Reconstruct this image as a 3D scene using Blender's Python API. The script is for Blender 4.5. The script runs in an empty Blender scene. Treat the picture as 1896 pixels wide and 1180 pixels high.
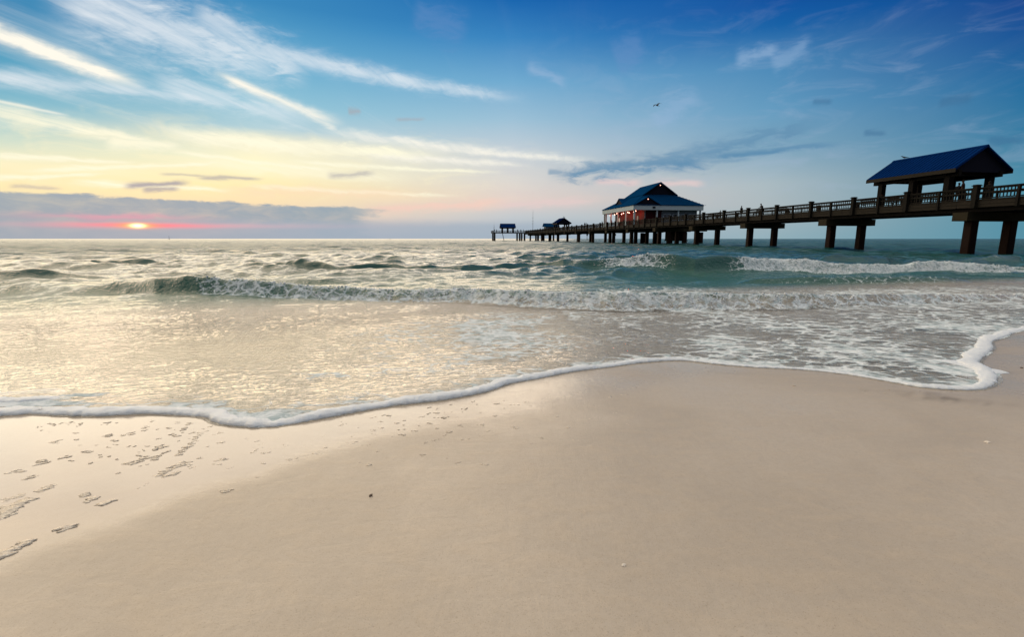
import bpy, bmesh, math, random
import numpy as np
from math import radians as R, sin, cos, tan, atan, atan2, sqrt, pi, degrees
from mathutils import Vector, Matrix
random.seed(7); rng = np.random.default_rng(7)
sc = bpy.context.scene
COL = sc.collection

# ------------------------------------------------------------------ camera
FPX, CX, CY = 900.0, 948.0, 590.0            # focal length in pixels of the 1896 px wide photograph
PITCH = atan(148.0 / FPX)
CAMZ = 1.25
cp, sp = cos(PITCH), sin(PITCH)
cd = bpy.data.cameras.new('camera'); cam = bpy.data.objects.new('camera', cd); COL.objects.link(cam)
cd.sensor_width = 36.0; cd.lens = FPX / 1896.0 * 36.0; cd.clip_start = 0.05; cd.clip_end = 30000
cam.location = (0, 0, CAMZ); cam.rotation_euler = (pi / 2 - PITCH, 0, 0)
sc.camera = cam

def ray(x, y):
    """world direction seen at a pixel of the photograph (used to survey where things stand)"""
    u, v = x - CX, CY - y
    return (u, FPX * cp + v * sp, v * cp - FPX * sp)
def azel(x, y):
    a, b, c = ray(x, y)
    return degrees(atan2(a, b)), degrees(atan2(c, sqrt(a * a + b * b)))
def ground(x, y, z=0.0):
    a, b, c = ray(x, y); k = (z - CAMZ) / c
    return a * k, b * k
# beach plane: w = metres seaward of a straight line, sand falls seaward
SH0, SHK = 4.15, 0.28
SHN = sqrt(1 + SHK * SHK)
def shore_w(X, Y): return (Y - (SH0 + SHK * X)) / SHN
SZ0, SLOPE = 0.05, 0.035
def sand_pt(x, y):
    a, b, c = ray(x, y)
    k = (SZ0 + SLOPE * SH0 / SHN - CAMZ) / (c + SLOPE * (b - SHK * a) / SHN)
    return a * k, b * k

def lin(c):
    return tuple(((v / 255.0) / 12.92 if v / 255.0 <= 0.04045 else ((v / 255.0 + 0.055) / 1.055) ** 2.4) for v in c[:3])

# ------------------------------------------------------------------ node helper
class V:
    def __init__(s, t, k): s.t, s.k = t, k
    def _b(s, op, o, rev=False):
        return mth(s.t, op, o, s) if rev else mth(s.t, op, s, o)
    def __add__(s, o): return s._b('ADD', o)
    def __radd__(s, o): return s._b('ADD', o)
    def __sub__(s, o): return s._b('SUBTRACT', o)
    def __rsub__(s, o): return s._b('SUBTRACT', o, True)
    def __mul__(s, o): return s._b('MULTIPLY', o)
    def __rmul__(s, o): return s._b('MULTIPLY', o)
    def __truediv__(s, o): return s._b('DIVIDE', o)
    def __rtruediv__(s, o): return s._b('DIVIDE', o, True)
    def __neg__(s): return s._b('MULTIPLY', -1.0)
def put(t, sock, v):
    if isinstance(v, V): t.links.new(v.k, sock)
    elif hasattr(v, 'is_linked'): t.links.new(v, sock)
    else:
        if isinstance(v, (tuple, list)) and len(v) == 3 and sock.type == 'RGBA': v = tuple(v) + (1,)
        sock.default_value = v
def mth(t, op, *a, clamp=False):
    n = t.nodes.new('ShaderNodeMath'); n.operation = op; n.use_clamp = clamp
    for i, v in enumerate(a): put(t, n.inputs[i], v)
    return V(t, n.outputs[0])
def sst(t, x, a, b, lo=0.0, hi=1.0):
    n = t.nodes.new('ShaderNodeMapRange'); n.interpolation_type = 'SMOOTHSTEP'; n.clamp = False   # smoothstep clamps by itself; a clamp node would break the compile order
    for i, v in enumerate((x, a, b, lo, hi)): put(t, n.inputs[i], v)
    return V(t, n.outputs[0])
def mixc(t, f, a, b):
    n = t.nodes.new('ShaderNodeMix'); n.data_type = 'RGBA'
    put(t, n.inputs[0], f); put(t, n.inputs[6], a); put(t, n.inputs[7], b)
    return V(t, n.outputs[2])
def addc(t, f, a, b, kind='ADD'):
    n = t.nodes.new('ShaderNodeMix'); n.data_type = 'RGBA'; n.blend_type = kind
    put(t, n.inputs[0], f); put(t, n.inputs[6], a); put(t, n.inputs[7], b)
    return V(t, n.outputs[2])
def comb(t, x, y, z=0.0):
    n = t.nodes.new('ShaderNodeCombineXYZ')
    for i, v in enumerate((x, y, z)): put(t, n.inputs[i], v)
    return V(t, n.outputs[0])
def noise(t, vec, scale=1.0, detail=4.0, rough=0.55, dist=0.0):
    n = t.nodes.new('ShaderNodeTexNoise')
    put(t, n.inputs['Vector'], vec); put(t, n.inputs['Scale'], scale); put(t, n.inputs['Detail'], detail)
    put(t, n.inputs['Roughness'], rough); put(t, n.inputs['Distortion'], dist)
    return V(t, n.outputs[0])
def gauss(t, x, w):      # exp(-(x/w)^2)
    q = x / w
    return mth(t, 'EXPONENT', -(q * q))

# ------------------------------------------------------------------ world: sunset sky
world = bpy.data.worlds.new('World'); sc.world = world; world.use_nodes = True
wt = world.node_tree; wt.nodes.clear()
tc = wt.nodes.new('ShaderNodeTexCoord')
sx = wt.nodes.new('ShaderNodeSeparateXYZ'); wt.links.new(tc.outputs['Generated'], sx.inputs[0])
dx, dy, dz = (V(wt, sx.outputs[i]) for i in range(3))
AZ = mth(wt, 'ARCTAN2', dx, dy) * 57.29578
EL = mth(wt, 'ARCSINE', dz) * 57.29578
SKY_X = (0, 474, 948, 1422, 1896)
SKY = {
 0:    [(440, (186, 184, 190)), (345, (252, 234, 182)), (300, (248, 240, 200)), (255, (200, 220, 206)), (200, (126, 188, 206)), (120, (76, 160, 193)), (0, (48, 130, 178))],
 474:  [(440, (192, 186, 192)), (400, (242, 213, 186)), (345, (255, 238, 180)), (300, (255, 248, 206)), (262, (244, 238, 208)), (235, (176, 208, 217)), (190, (140, 195, 215)), (120, (108, 176, 208)), (60, (82, 158, 200)), (0, (56, 136, 188))],
 948:  [(440, (168, 184, 194)), (400, (194, 200, 205)), (370, (226, 208, 200)), (330, (216, 213, 210)), (280, (196, 207, 215)), (220, (156, 192, 214)), (150, (112, 170, 208)), (70, (56, 132, 192)), (0, (22, 102, 175))],
 1422: [(440, (148, 176, 186)), (380, (172, 184, 189)), (340, (170, 186, 193)), (280, (130, 168, 190)), (200, (98, 154, 191)), (120, (74, 136, 183)), (50, (20, 97, 166)), (0, (12, 80, 158))],
 1896: [(440, (88, 144, 164)), (350, (80, 142, 164)), (250, (54, 124, 162)), (150, (26, 104, 157)), (60, (10, 78, 148)), (0, (7, 64, 140))],
}
EN = EL / 90.0
cols, azs = [], []
for x in SKY_X:
    r = wt.nodes.new('ShaderNodeValToRGB'); wt.links.new(EN.k, r.inputs[0]); cr = r.color_ramp
    st = sorted((max(azel(x, y)[1], 0.0) / 90.0, c) for y, c in SKY[x])
    cr.elements[0].position = st[0][0]; cr.elements[0].color = lin(st[0][1]) + (1,)
    cr.elements[1].position = st[-1][0]; cr.elements[1].color = lin(st[-1][1]) + (1,)
    for p, c in st[1:-1]:
        e = cr.elements.new(p); e.color = lin(c) + (1,)
    cols.append(V(wt, r.outputs[0])); azs.append(azel(x, 300)[0])
sky = cols[0]
for i in range(1, 5):
    n = wt.nodes.new('ShaderNodeMapRange'); n.clamp = False
    for j, v in enumerate((AZ, azs[i - 1], azs[i], 0.0, 1.0)): put(wt, n.inputs[j], v)
    sky = mixc(wt, V(wt, n.outputs[0]), sky, cols[i])

# cloud textures: the high cloud sheet is a plane overhead, its fibres run towards azimuth ~9 degrees
zz = mth(wt, 'MAXIMUM', dz, 0.0) + 0.045
ca, sa = cos(R(9)), sin(R(9))
px_, py_ = dx / zz, dy / zz
acr = px_ * ca - py_ * sa
alo = px_ * sa + py_ * ca
fib = noise(wt, comb(wt, acr * 1.7, alo * 0.22, 3.1), 1.0, 7, 0.62, 0.6)
fib2 = noise(wt, comb(wt, acr * 5.0 + fib * 1.2, alo * 0.55, 9.4), 1.0, 6, 0.6, 0.4)
wisp = noise(wt, comb(wt, AZ * 0.16, EL * 0.5, 1.7), 1.0, 6, 0.6, 0.8)
edge = noise(wt, comb(wt, AZ * 0.35, EL * 1.1, 5.0), 1.0, 6, 0.62, 0.5)
ed = edge - 0.5
def seg(p0, p1, w0, w1, nz=1.0, soft=1.0):
    """soft streak between two places in the sky, as azimuth/elevation; w in degrees"""
    a0, e0 = azel(*p0); a1, e1 = azel(*p1)
    L = sqrt((a1 - a0) ** 2 + (e1 - e0) ** 2); ux, uy = (a1 - a0) / L, (e1 - e0) / L
    da, de = AZ - a0, EL - e0
    t = (da * ux + de * uy) / L
    d = de * ux - da * uy
    d = d + ed * (w0 + w1) * 1.3 * nz
    w = t * (w1 - w0) + w0
    w = mth(wt, 'MAXIMUM', w, 0.02)
    ends = sst(wt, t, -0.12, 0.12) * sst(wt, t, 1.15, 0.8)
    return gauss(wt, d, w) * ends
def layer(mask, color, k=1.0):
    global sky
    m = mth(wt, 'MULTIPLY', mask, k)
    sky = mixc(wt, m, sky, lin(color))
def group(color, *ms):
    """several streaks of one colour laid on as one layer"""
    acc = None
    for m, k in ms:
        q = m * k
        acc = q if acc is None else mth(wt, 'MAXIMUM', acc, q)
    layer(acc, color, 1.0)
# broad veil of cirrus fibres, strongest high on the left
veil = sst(wt, fib * 0.6 + fib2 * 0.4, 0.50, 0.76)
vw = sst(wt, AZ, -2.0, -22.0, 0.07, 1.0) * sst(wt, EL, 3.0, 7.0)
layer(veil * vw, (236, 240, 240), 0.42)
haze2 = sst(wt, wisp, 0.46, 0.75) * sst(wt, EL, 2.0, 6.0) * sst(wt, EL, 26.0, 14.0)
layer(haze2 * sst(wt, AZ, -10, 25), (170, 186, 212), 0.24)
layer(haze2 * sst(wt, AZ, 10, -15) * sst(wt, EL, 13.0, 9.0), (255, 244, 205), 0.45)
fib3 = noise(wt, comb(wt, acr * 13.0 + fib2 * 2.0, alo * 1.3, 2.2), 1.0, 5, 0.65, 0.6)
fibm = fib2 * 1.15 + fib3 * 0.75 - 0.32
group((236, 241, 245), (seg((120, -20), (500, 130), 3.0, 1.5, 1.2) * fibm, 0.95), (seg((360, 30), (560, 130), 1.6, 1.3, 1.4) * fibm, 0.75),
      (seg((470, 85), (930, 178), 0.8, 0.45, 1.0) * fibm, 0.85), (seg((-20, 135), (420, 185), 0.7, 0.6, 1.0) * fibm, 0.85), (seg((300, 150), (560, 220), 0.8, 1.0, 1.2) * fibm, 0.7))
group((255, 250, 236), (seg((-60, 40), (240, 152), 0.7, 0.45, 0.7) * (fibm + 0.25), 1.25), (seg((415, 143), (620, 225), 0.35, 0.5, 0.8) * fibm, 1.25), (seg((560, 205), (625, 240), 0.4, 0.3, 1.0) * fibm, 0.9),
      (seg((-10, 185), (120, 212), 0.12, 0.1, 0.5), 0.6), (seg((690, 286), (960, 305), 0.4, 0.3, 1.0) * fibm, 0.9), (seg((630, 245), (1085, 297), 0.5, 0.35, 1.1) * fibm, 1.0))
tops = [(seg((-40, 200), (285, 262), 0.9, 0.35, 1.0) * fibm, 1.15), (seg((330, 250), (790, 285), 0.7, 0.5, 1.2) * (fibm + .15), 1.15), (seg((380, 300), (740, 330), 0.6, 0.6, 1.0) * fibm, 0.7), (seg((200, 262), (330, 272), 0.5, 0.3, 1.0), 0.8)]
for p, q in (((-20, 288), (240, 300)), ((60, 315), (420, 300)), ((330, 280), (620, 318)), ((560, 300), (900, 318)), ((150, 338), (420, 352)), ((480, 345), (820, 362)), ((-20, 330), (180, 322))):
    tops.append((seg(p, q, 0.22, 0.16, 1.6) * (fibm + .2), 0.9))
group((255, 251, 224), *tops)
group((152, 182, 215), (seg((980, 120), (1045, 155), 0.5, 0.4, 1.4), 0.55), (seg((1365, 108), (1440, 90), 0.65, 0.45, 1.6), 0.5), (seg((1430, 115), (1500, 80), 0.8, 0.5, 1.6), 0.4), (seg((1210, 225), (1290, 175), 1.2, 1.0, 1.6), 0.4))
group((106, 144, 196), (seg((1140, 110), (1190, 80), 1.5, 1.0, 1.6), 0.4), (seg((770, 20), (860, 60), 1.2, 1.2, 1.4), 0.4))
# pinkish low clouds in the middle and the right
layer(seg((430, 352), (760, 360), 0.55, 0.6, 1.3), (250, 222, 190), 0.6)
layer(seg((690, 388), (930, 376), 0.5, 0.5, 1.2), (244, 206, 192), 0.75)
group((230, 204, 202), (seg((930, 378), (1100, 372), 0.5, 0.4, 1.4), 0.6), (seg((1105, 336), (1185, 339), 0.35, 0.3, 1.2), 0.75), (seg((1215, 338), (1300, 340), 0.35, 0.25, 1.2), 0.7))
# blue grey cloud above the house
group((96, 142, 176), (seg((1040, 321), (1330, 288), 0.75, 1.05, 1.6) * (edge + 0.45), 0.9), (seg((1270, 292), (1500, 232), 1.15, 0.7, 1.6) * (edge + 0.4), 0.85), (seg((1320, 290), (1545, 266), 0.4, 0.2, 1.2) * (edge + 0.55), 0.9), (seg((1015, 318), (1045, 318), 0.3, 0.25, 1.2), 0.6), (seg((1310, 300), (1390, 294), 0.3, 0.2, 1.2), 0.5))
group((62, 110, 150), *[(seg(p, q, w_, w_, 1.2), 0.5) for p, q, w_ in (((1600, 246), (1640, 246), .2), ((1740, 190), (1800, 182), .35), ((1830, 262), (1896, 256), .4), ((1505, 190), (1540, 188), .25))])
# small dark wisps before the glow
group((168, 166, 172), *[(seg(p, q, w_, w_ * 0.8, 1.3), k) for p, q, w_, k in (((235, 345), (345, 338), .28, .95), ((265, 352), (330, 350), .25, .8), ((370, 328), (480, 331), .2, .7), ((300, 322), (390, 326), .12, .5), ((610, 325), (690, 320), .35, .6), ((645, 206), (668, 207), .3, .6), ((735, 222), (785, 219), .2, .45), ((20, 345), (110, 348), .16, .5))])
# long grey bank over the horizon on the left
ba = (AZ - azel(0, 350)[0]) / (azel(690, 382)[0] - azel(0, 350)[0])
top = sst(wt, ba, -0.2, 1.0, azel(0, 352)[1], azel(690, 384)[1]) + ed * 1.0
bank = sst(wt, EL - top, 0.10, -0.16) * sst(wt, ba + ed * 0.3, 1.05, 0.9)
layer(bank * (edge * 0.9 + 0.55), (150, 168, 180), 0.93)
low = sst(wt, EL - ed * 0.5, 2.4, 1.2)
layer(low * sst(wt, AZ, 30, 5) * sst(wt, AZ, -60, -15), (160, 176, 192), 0.75)
# pink band and sun
SA, SE = azel(255, 418)
dA = AZ - SA
pb = gauss(wt, EL - (SE + 0.04) + ed * 0.25 - dA * 0.006, 0.24)
layer(pb * gauss(wt, dA - 4.0, 12.0), (220, 180, 190), 0.5)
layer(pb * gauss(wt, dA - 0.5, 5.2), (255, 132, 150), 0.95)
layer(gauss(wt, EL - (SE + 0.75) + ed * 1.0, 0.25) * gauss(wt, dA + 1.5, 5.0), (236, 150, 176), 0.55)
layer(gauss(wt, EL - SE, 0.25) * gauss(wt, dA, 1.25), (255, 184, 112), 1.1)
core = gauss(wt, EL - SE, 0.17) * gauss(wt, dA, 0.5)
sky = addc(wt, core, sky, (2.6, 1.9, 1.0))
# sky above the frame: unseen bright zone, added to light the sand
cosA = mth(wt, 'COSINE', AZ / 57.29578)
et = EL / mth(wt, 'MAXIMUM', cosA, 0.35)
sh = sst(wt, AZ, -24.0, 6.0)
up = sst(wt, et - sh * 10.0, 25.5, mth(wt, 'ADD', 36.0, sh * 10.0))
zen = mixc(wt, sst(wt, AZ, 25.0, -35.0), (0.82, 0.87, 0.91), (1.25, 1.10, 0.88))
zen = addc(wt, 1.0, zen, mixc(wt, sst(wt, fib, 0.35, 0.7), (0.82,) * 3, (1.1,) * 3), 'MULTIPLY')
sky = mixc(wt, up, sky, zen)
back = sst(wt, mth(wt, 'ABSOLUTE', AZ), 62.0, 100.0) * sst(wt, EL, 50.0, 25.0)
sky = mixc(wt, back, sky, (0.21, 0.22, 0.28))
nish = wt.nodes.new('ShaderNodeTexSky'); nish.sky_type = 'NISHITA'; nish.sun_disc = False
nish.sun_elevation = R(1.2); nish.sun_rotation = R(SA); nish.air_density = 1.0; nish.dust_density = 1.2
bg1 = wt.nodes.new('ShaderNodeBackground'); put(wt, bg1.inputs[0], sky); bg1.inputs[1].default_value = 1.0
bg2 = wt.nodes.new('ShaderNodeBackground'); wt.links.new(nish.outputs[0], bg2.inputs[0]); bg2.inputs[1].default_value = 0.004
ads = wt.nodes.new('ShaderNodeAddShader'); wt.links.new(bg1.outputs[0], ads.inputs[0]); wt.links.new(bg2.outputs[0], ads.inputs[1])
wo = wt.nodes.new('ShaderNodeOutputWorld'); wt.links.new(ads.outputs[0], wo.inputs[0])
world.cycles.sampling_method = 'MANUAL'; world.cycles.sample_map_resolution = 1024

# ------------------------------------------------------------------ sun, exposure
sl = bpy.data.lights.new('sun', 'SUN'); sun = bpy.data.objects.new('sun', sl); COL.objects.link(sun)
sl.energy = 3.6; sl.angle = R(90.0); sl.color = (1.0, 0.765, 0.51)   # the sun is veiled: a broad soft glow, no hard shadows
sdir = Vector((sin(R(SA - 1)) * cos(R(6.0)), cos(R(SA - 1)) * cos(R(6.0)), sin(R(6.0))))
sun.rotation_euler = sdir.to_track_quat('Z', 'Y').to_euler(); sun.location = sdir * 200
sc.view_settings.view_transform = 'Standard'; sc.view_settings.look = 'None'
sc.view_settings.exposure = 0.0; sc.view_settings.gamma = 1.0
sc.cycles.use_denoising = True; sc.cycles.max_bounces = 8; sc.cycles.transparent_max_bounces = 12
sc.cycles.caustics_reflective = False; sc.cycles.caustics_refractive = False
sc.cycles.sample_clamp_indirect = 4.0

# ------------------------------------------------------------------ materials
def newmat(name):
    m = bpy.data.materials.new(name); m.use_nodes = True; t = m.node_tree; t.nodes.clear()
    o = t.nodes.new('ShaderNodeOutputMaterial'); return m, t, o
def attr(t, name):
    n = t.nodes.new('ShaderNodeAttribute'); n.attribute_name = name; return V(t, n.outputs['Fac'])
def wpos(t):
    n = t.nodes.new('ShaderNodeNewGeometry'); return n.outputs['Position']
def opos(t):
    n = t.nodes.new('ShaderNodeTexCoord'); return n.outputs['Object']
def scaled(t, vec, s):
    n = t.nodes.new('ShaderNodeVectorMath'); n.operation = 'MULTIPLY'; put(t, n.inputs[0], vec); n.inputs[1].default_value = s
    return V(t, n.outputs[0])
def bump(t, h, strength, dist, nrm=None):
    n = t.nodes.new('ShaderNodeBump'); put(t, n.inputs['Height'], h); n.inputs['Strength'].default_value = strength
    n.inputs['Distance'].default_value = dist
    if nrm is not None: t.links.new(nrm, n.inputs['Normal'])
    return n.outputs[0]
def pbr(t, col, rough, nrm=None, **kw):
    n = t.nodes.new('ShaderNodeBsdfPrincipled'); put(t, n.inputs['Base Color'], col); put(t, n.inputs['Roughness'], rough)
    if nrm is not None: t.links.new(nrm, n.inputs['Normal'])
    for k, v in kw.items(): put(t, n.inputs[k], v)
    return n
def simple(name, col, rough=0.6, var=0.3, scale=6.0, stretch=(1, 1, 1), bmp=0.2, metallic=0.0):
    m, t, o = newmat(name); p = scaled(t, opos(t), stretch)
    nz = noise(t, p, scale, 5, 0.6)
    fine = noise(t, p, scale * 7, 3, 0.6)
    k = (nz - 0.5) * (2 * var) + (fine - 0.5) * var + 1.0
    n = t.nodes.new('ShaderNodeVectorMath'); n.operation = 'SCALE'; n.inputs[0].default_value = col
    t.links.new(k.k, n.inputs['Scale'])
    b = pbr(t, V(t, n.outputs[0]), rough, bump(t, nz + fine * 0.5, bmp, 0.02), Metallic=metallic)
    b.inputs['Specular IOR Level'].default_value = 0.5 if rough < 0.3 else 0.0 if name.startswith('roof') else 0.06
    t.links.new(b.outputs[0], o.inputs[0]); return m
MAT = {}
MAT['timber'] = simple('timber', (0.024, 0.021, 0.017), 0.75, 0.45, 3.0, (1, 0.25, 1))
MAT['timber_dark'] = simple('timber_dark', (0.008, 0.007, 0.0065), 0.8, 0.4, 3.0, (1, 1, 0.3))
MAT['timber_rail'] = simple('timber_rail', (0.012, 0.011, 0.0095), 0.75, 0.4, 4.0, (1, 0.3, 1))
MAT['concrete'] = simple('concrete', (0.030, 0.026, 0.017), 0.85, 0.35, 1.5)
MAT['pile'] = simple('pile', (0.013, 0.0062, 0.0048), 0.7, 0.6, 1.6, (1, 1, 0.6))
MAT['roof_blue'] = simple('roof_blue', (0.002, 0.019, 0.095), 0.7, 0.25, 0.8, (1, 1, 1), 0.05)
MAT['roof_house'] = simple('roof_house', (0.002, 0.032, 0.098), 0.7, 0.2, 0.5, (1, 1, 1), 0.05)
MAT['gable_dark'] = simple('gable_dark', (0.005, 0.006, 0.014), 0.7, 0.3)
MAT['white_trim'] = simple('white_trim', (0.36, 0.44, 0.49), 0.6, 0.12, 1.0)
MAT['wall_pale'] = simple('wall_pale', (0.12, 0.15, 0.18), 0.7, 0.15, 0.8)
MAT['glass_dark'] = simple('glass_dark', (0.012, 0.018, 0.025), 0.1, 0.2, 0.5, (1, 1, 1), 0.0)
MAT['red_glow_wall'] = simple('red_glow_wall', (0.055, 0.003, 0.004), 0.6, 0.25, 1.0)  # red porch lamplight put into the wall colour
MAT['dark_opening_panel'] = simple('dark_opening_panel', (0.035, 0.006, 0.008), 0.6, 0.4, 1.5)  # dark opening as a panel: its shade and red glow are in the colour
MAT['furniture'] = simple('furniture', (0.012, 0.012, 0.013), 0.6, 0.3)
MAT['metal_dark'] = simple('metal_dark', (0.03, 0.032, 0.035), 0.45, 0.2, 3.0, (1, 1, 1), 0.05, 0.6)
MAT['gull_grey'] = simple('gull_grey', (0.05, 0.055, 0.065), 0.7, 0.2)
MAT['gull_pale'] = simple('gull_pale', (0.30, 0.31, 0.33), 0.7, 0.2)
MAT['skin'] = simple('skin', (0.045, 0.028, 0.020), 0.6, 0.1)
MAT['hair'] = simple('hair', (0.010, 0.008, 0.007), 0.6, 0.3, 30)
MAT['cloth_dark'] = simple('cloth_dark', (0.008, 0.008, 0.010), 0.85, 0.25)
MAT['cloth_red'] = simple('cloth_red', (0.020, 0.007, 0.007), 0.85, 0.25)
MAT['cloth_blue'] = simple('cloth_blue', (0.008, 0.012, 0.020), 0.85, 0.25)
MAT['cloth_pale'] = simple('cloth_pale', (0.14, 0.13, 0.12), 0.85, 0.25)
MAT['shell'] = simple('shell', (0.72, 0.66, 0.58), 0.4, 0.25, 60)
MAT['shell_dark'] = simple('shell_dark', (0.12, 0.09, 0.07), 0.5, 0.3, 60)
def lampmat():
    m, t, o = newmat('lit_bulb'); e = t.nodes.new('ShaderNodeEmission'); e.inputs[0].default_value = (1, 0.42, 0.30, 1); e.inputs[1].default_value = 7.0
    t.links.new(e.outputs[0], o.inputs[0]); return m
MAT['lit_bulb'] = lampmat()
def foammat():
    m, t, o = newmat('sea_foam'); p = wpos(t)
    big = noise(t, p, 26, 4, 0.6); fine = noise(t, p, 240, 3, 0.7)
    vo = t.nodes.new('ShaderNodeTexVoronoi'); put(t, vo.inputs['Vector'], p); vo.inputs['Scale'].default_value = 150
    h = big * 0.7 + fine * 0.35 + V(t, vo.outputs[0]) * 0.35
    c = mixc(t, sst(t, fine, 0.35, 0.6), (0.66, 0.70, 0.74), (0.78, 0.82, 0.86))
    b = pbr(t, c, 0.55, bump(t, h, 0.55, 0.012))
    tl = t.nodes.new('ShaderNodeBsdfTranslucent'); tl.inputs[0].default_value = (0.86, 0.88, 0.90, 1)
    mx = t.nodes.new('ShaderNodeMixShader'); mx.inputs[0].default_value = 0.08; t.links.new(b.outputs[0], mx.inputs[1]); t.links.new(tl.outputs[0], mx.inputs[2])
    t.links.new(mx.outputs[0], o.inputs[0]); return m
MAT['sea_foam'] = foammat()
def fleckmat():
    m, t, o = newmat('foam_fleck'); p = wpos(t)
    fine = noise(t, p, 160, 3, 0.7)
    c = mixc(t, sst(t, fine, 0.35, 0.65), (0.60, 0.49, 0.37), (0.84, 0.76, 0.64))
    b = pbr(t, c, 0.2, bump(t, fine, 0.8, 0.01)); tl = t.nodes.new('ShaderNodeBsdfTranslucent'); put(t, tl.inputs[0], c)
    mx = t.nodes.new('ShaderNodeMixShader'); mx.inputs[0].default_value = 0.0; t.links.new(b.outputs[0], mx.inputs[1]); t.links.new(tl.outputs[0], mx.inputs[2])
    t.links.new(mx.outputs[0], o.inputs[0]); return m
MAT['foam_fleck'] = fleckmat()
def sandmat():
    m, t, o = newmat('wet_sand'); p = wpos(t)
    wet, stain = attr(t, 'wet'), attr(t, 'stain')
    broad = noise(t, p, 0.9, 4, 0.55, 0.4); mid = noise(t, scaled(t, p, (1.0, 1.8, 1)), 6, 5, 0.6, 0.5)
    grain = noise(t, p, 190, 3, 0.75); gr2 = noise(t, p, 620, 1, 0.5); mott = noise(t, p, 34, 4, 0.7)
    streak = noise(t, scaled(t, p, (14, 3.0, 1)), 1.0, 5, 0.65, 0.6)
    c = mixc(t, sst(t, broad, 0.35, 0.65), (0.390, 0.336, 0.272), (0.445, 0.386, 0.314))
    c = mixc(t, sst(t, mid, 0.4, 0.7) * 0.35, c, (0.47, 0.385, 0.285))
    c = mixc(t, sst(t, mott, 0.40, 0.62) * 0.22, c, (0.34, 0.285, 0.22))
    c = mixc(t, sst(t, grain, 0.45, 0.28) * 0.8, c, (0.26, 0.21, 0.155))
    c = mixc(t, sst(t, gr2, 0.62, 0.75) * 0.4, c, (0.66, 0.58, 0.47))
    c = mixc(t, wet * 0.5, c, (0.36, 0.295, 0.22))
    c = mixc(t, stain, c, (0.10, 0.075, 0.045))
    film = mth(t, 'ADD', wet * 0.9, (broad - 0.39) * 1.2 + (mid - 0.5) * 0.3, clamp=True)
    rough = sst(t, film, 0.1, 0.9, 0.42, 0.07) + (streak - 0.5) * 0.12
    h = grain * 0.25 + gr2 * 0.1 + mid * 1.5 + streak * 0.8
    nb = t.nodes.new('ShaderNodeBump'); put(t, nb.inputs['Height'], h); nb.inputs['Distance'].default_value = 0.006
    put(t, nb.inputs['Strength'], sst(t, wet, 0.2, 1.0, 0.40, 0.08))
    b = pbr(t, c, rough, nb.outputs[0], IOR=sst(t, film, 0.15, 0.9, 1.30, 1.48))
    t.links.new(b.outputs[0], o.inputs[0]); return m
MAT['wet_sand'] = sandmat()
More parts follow.
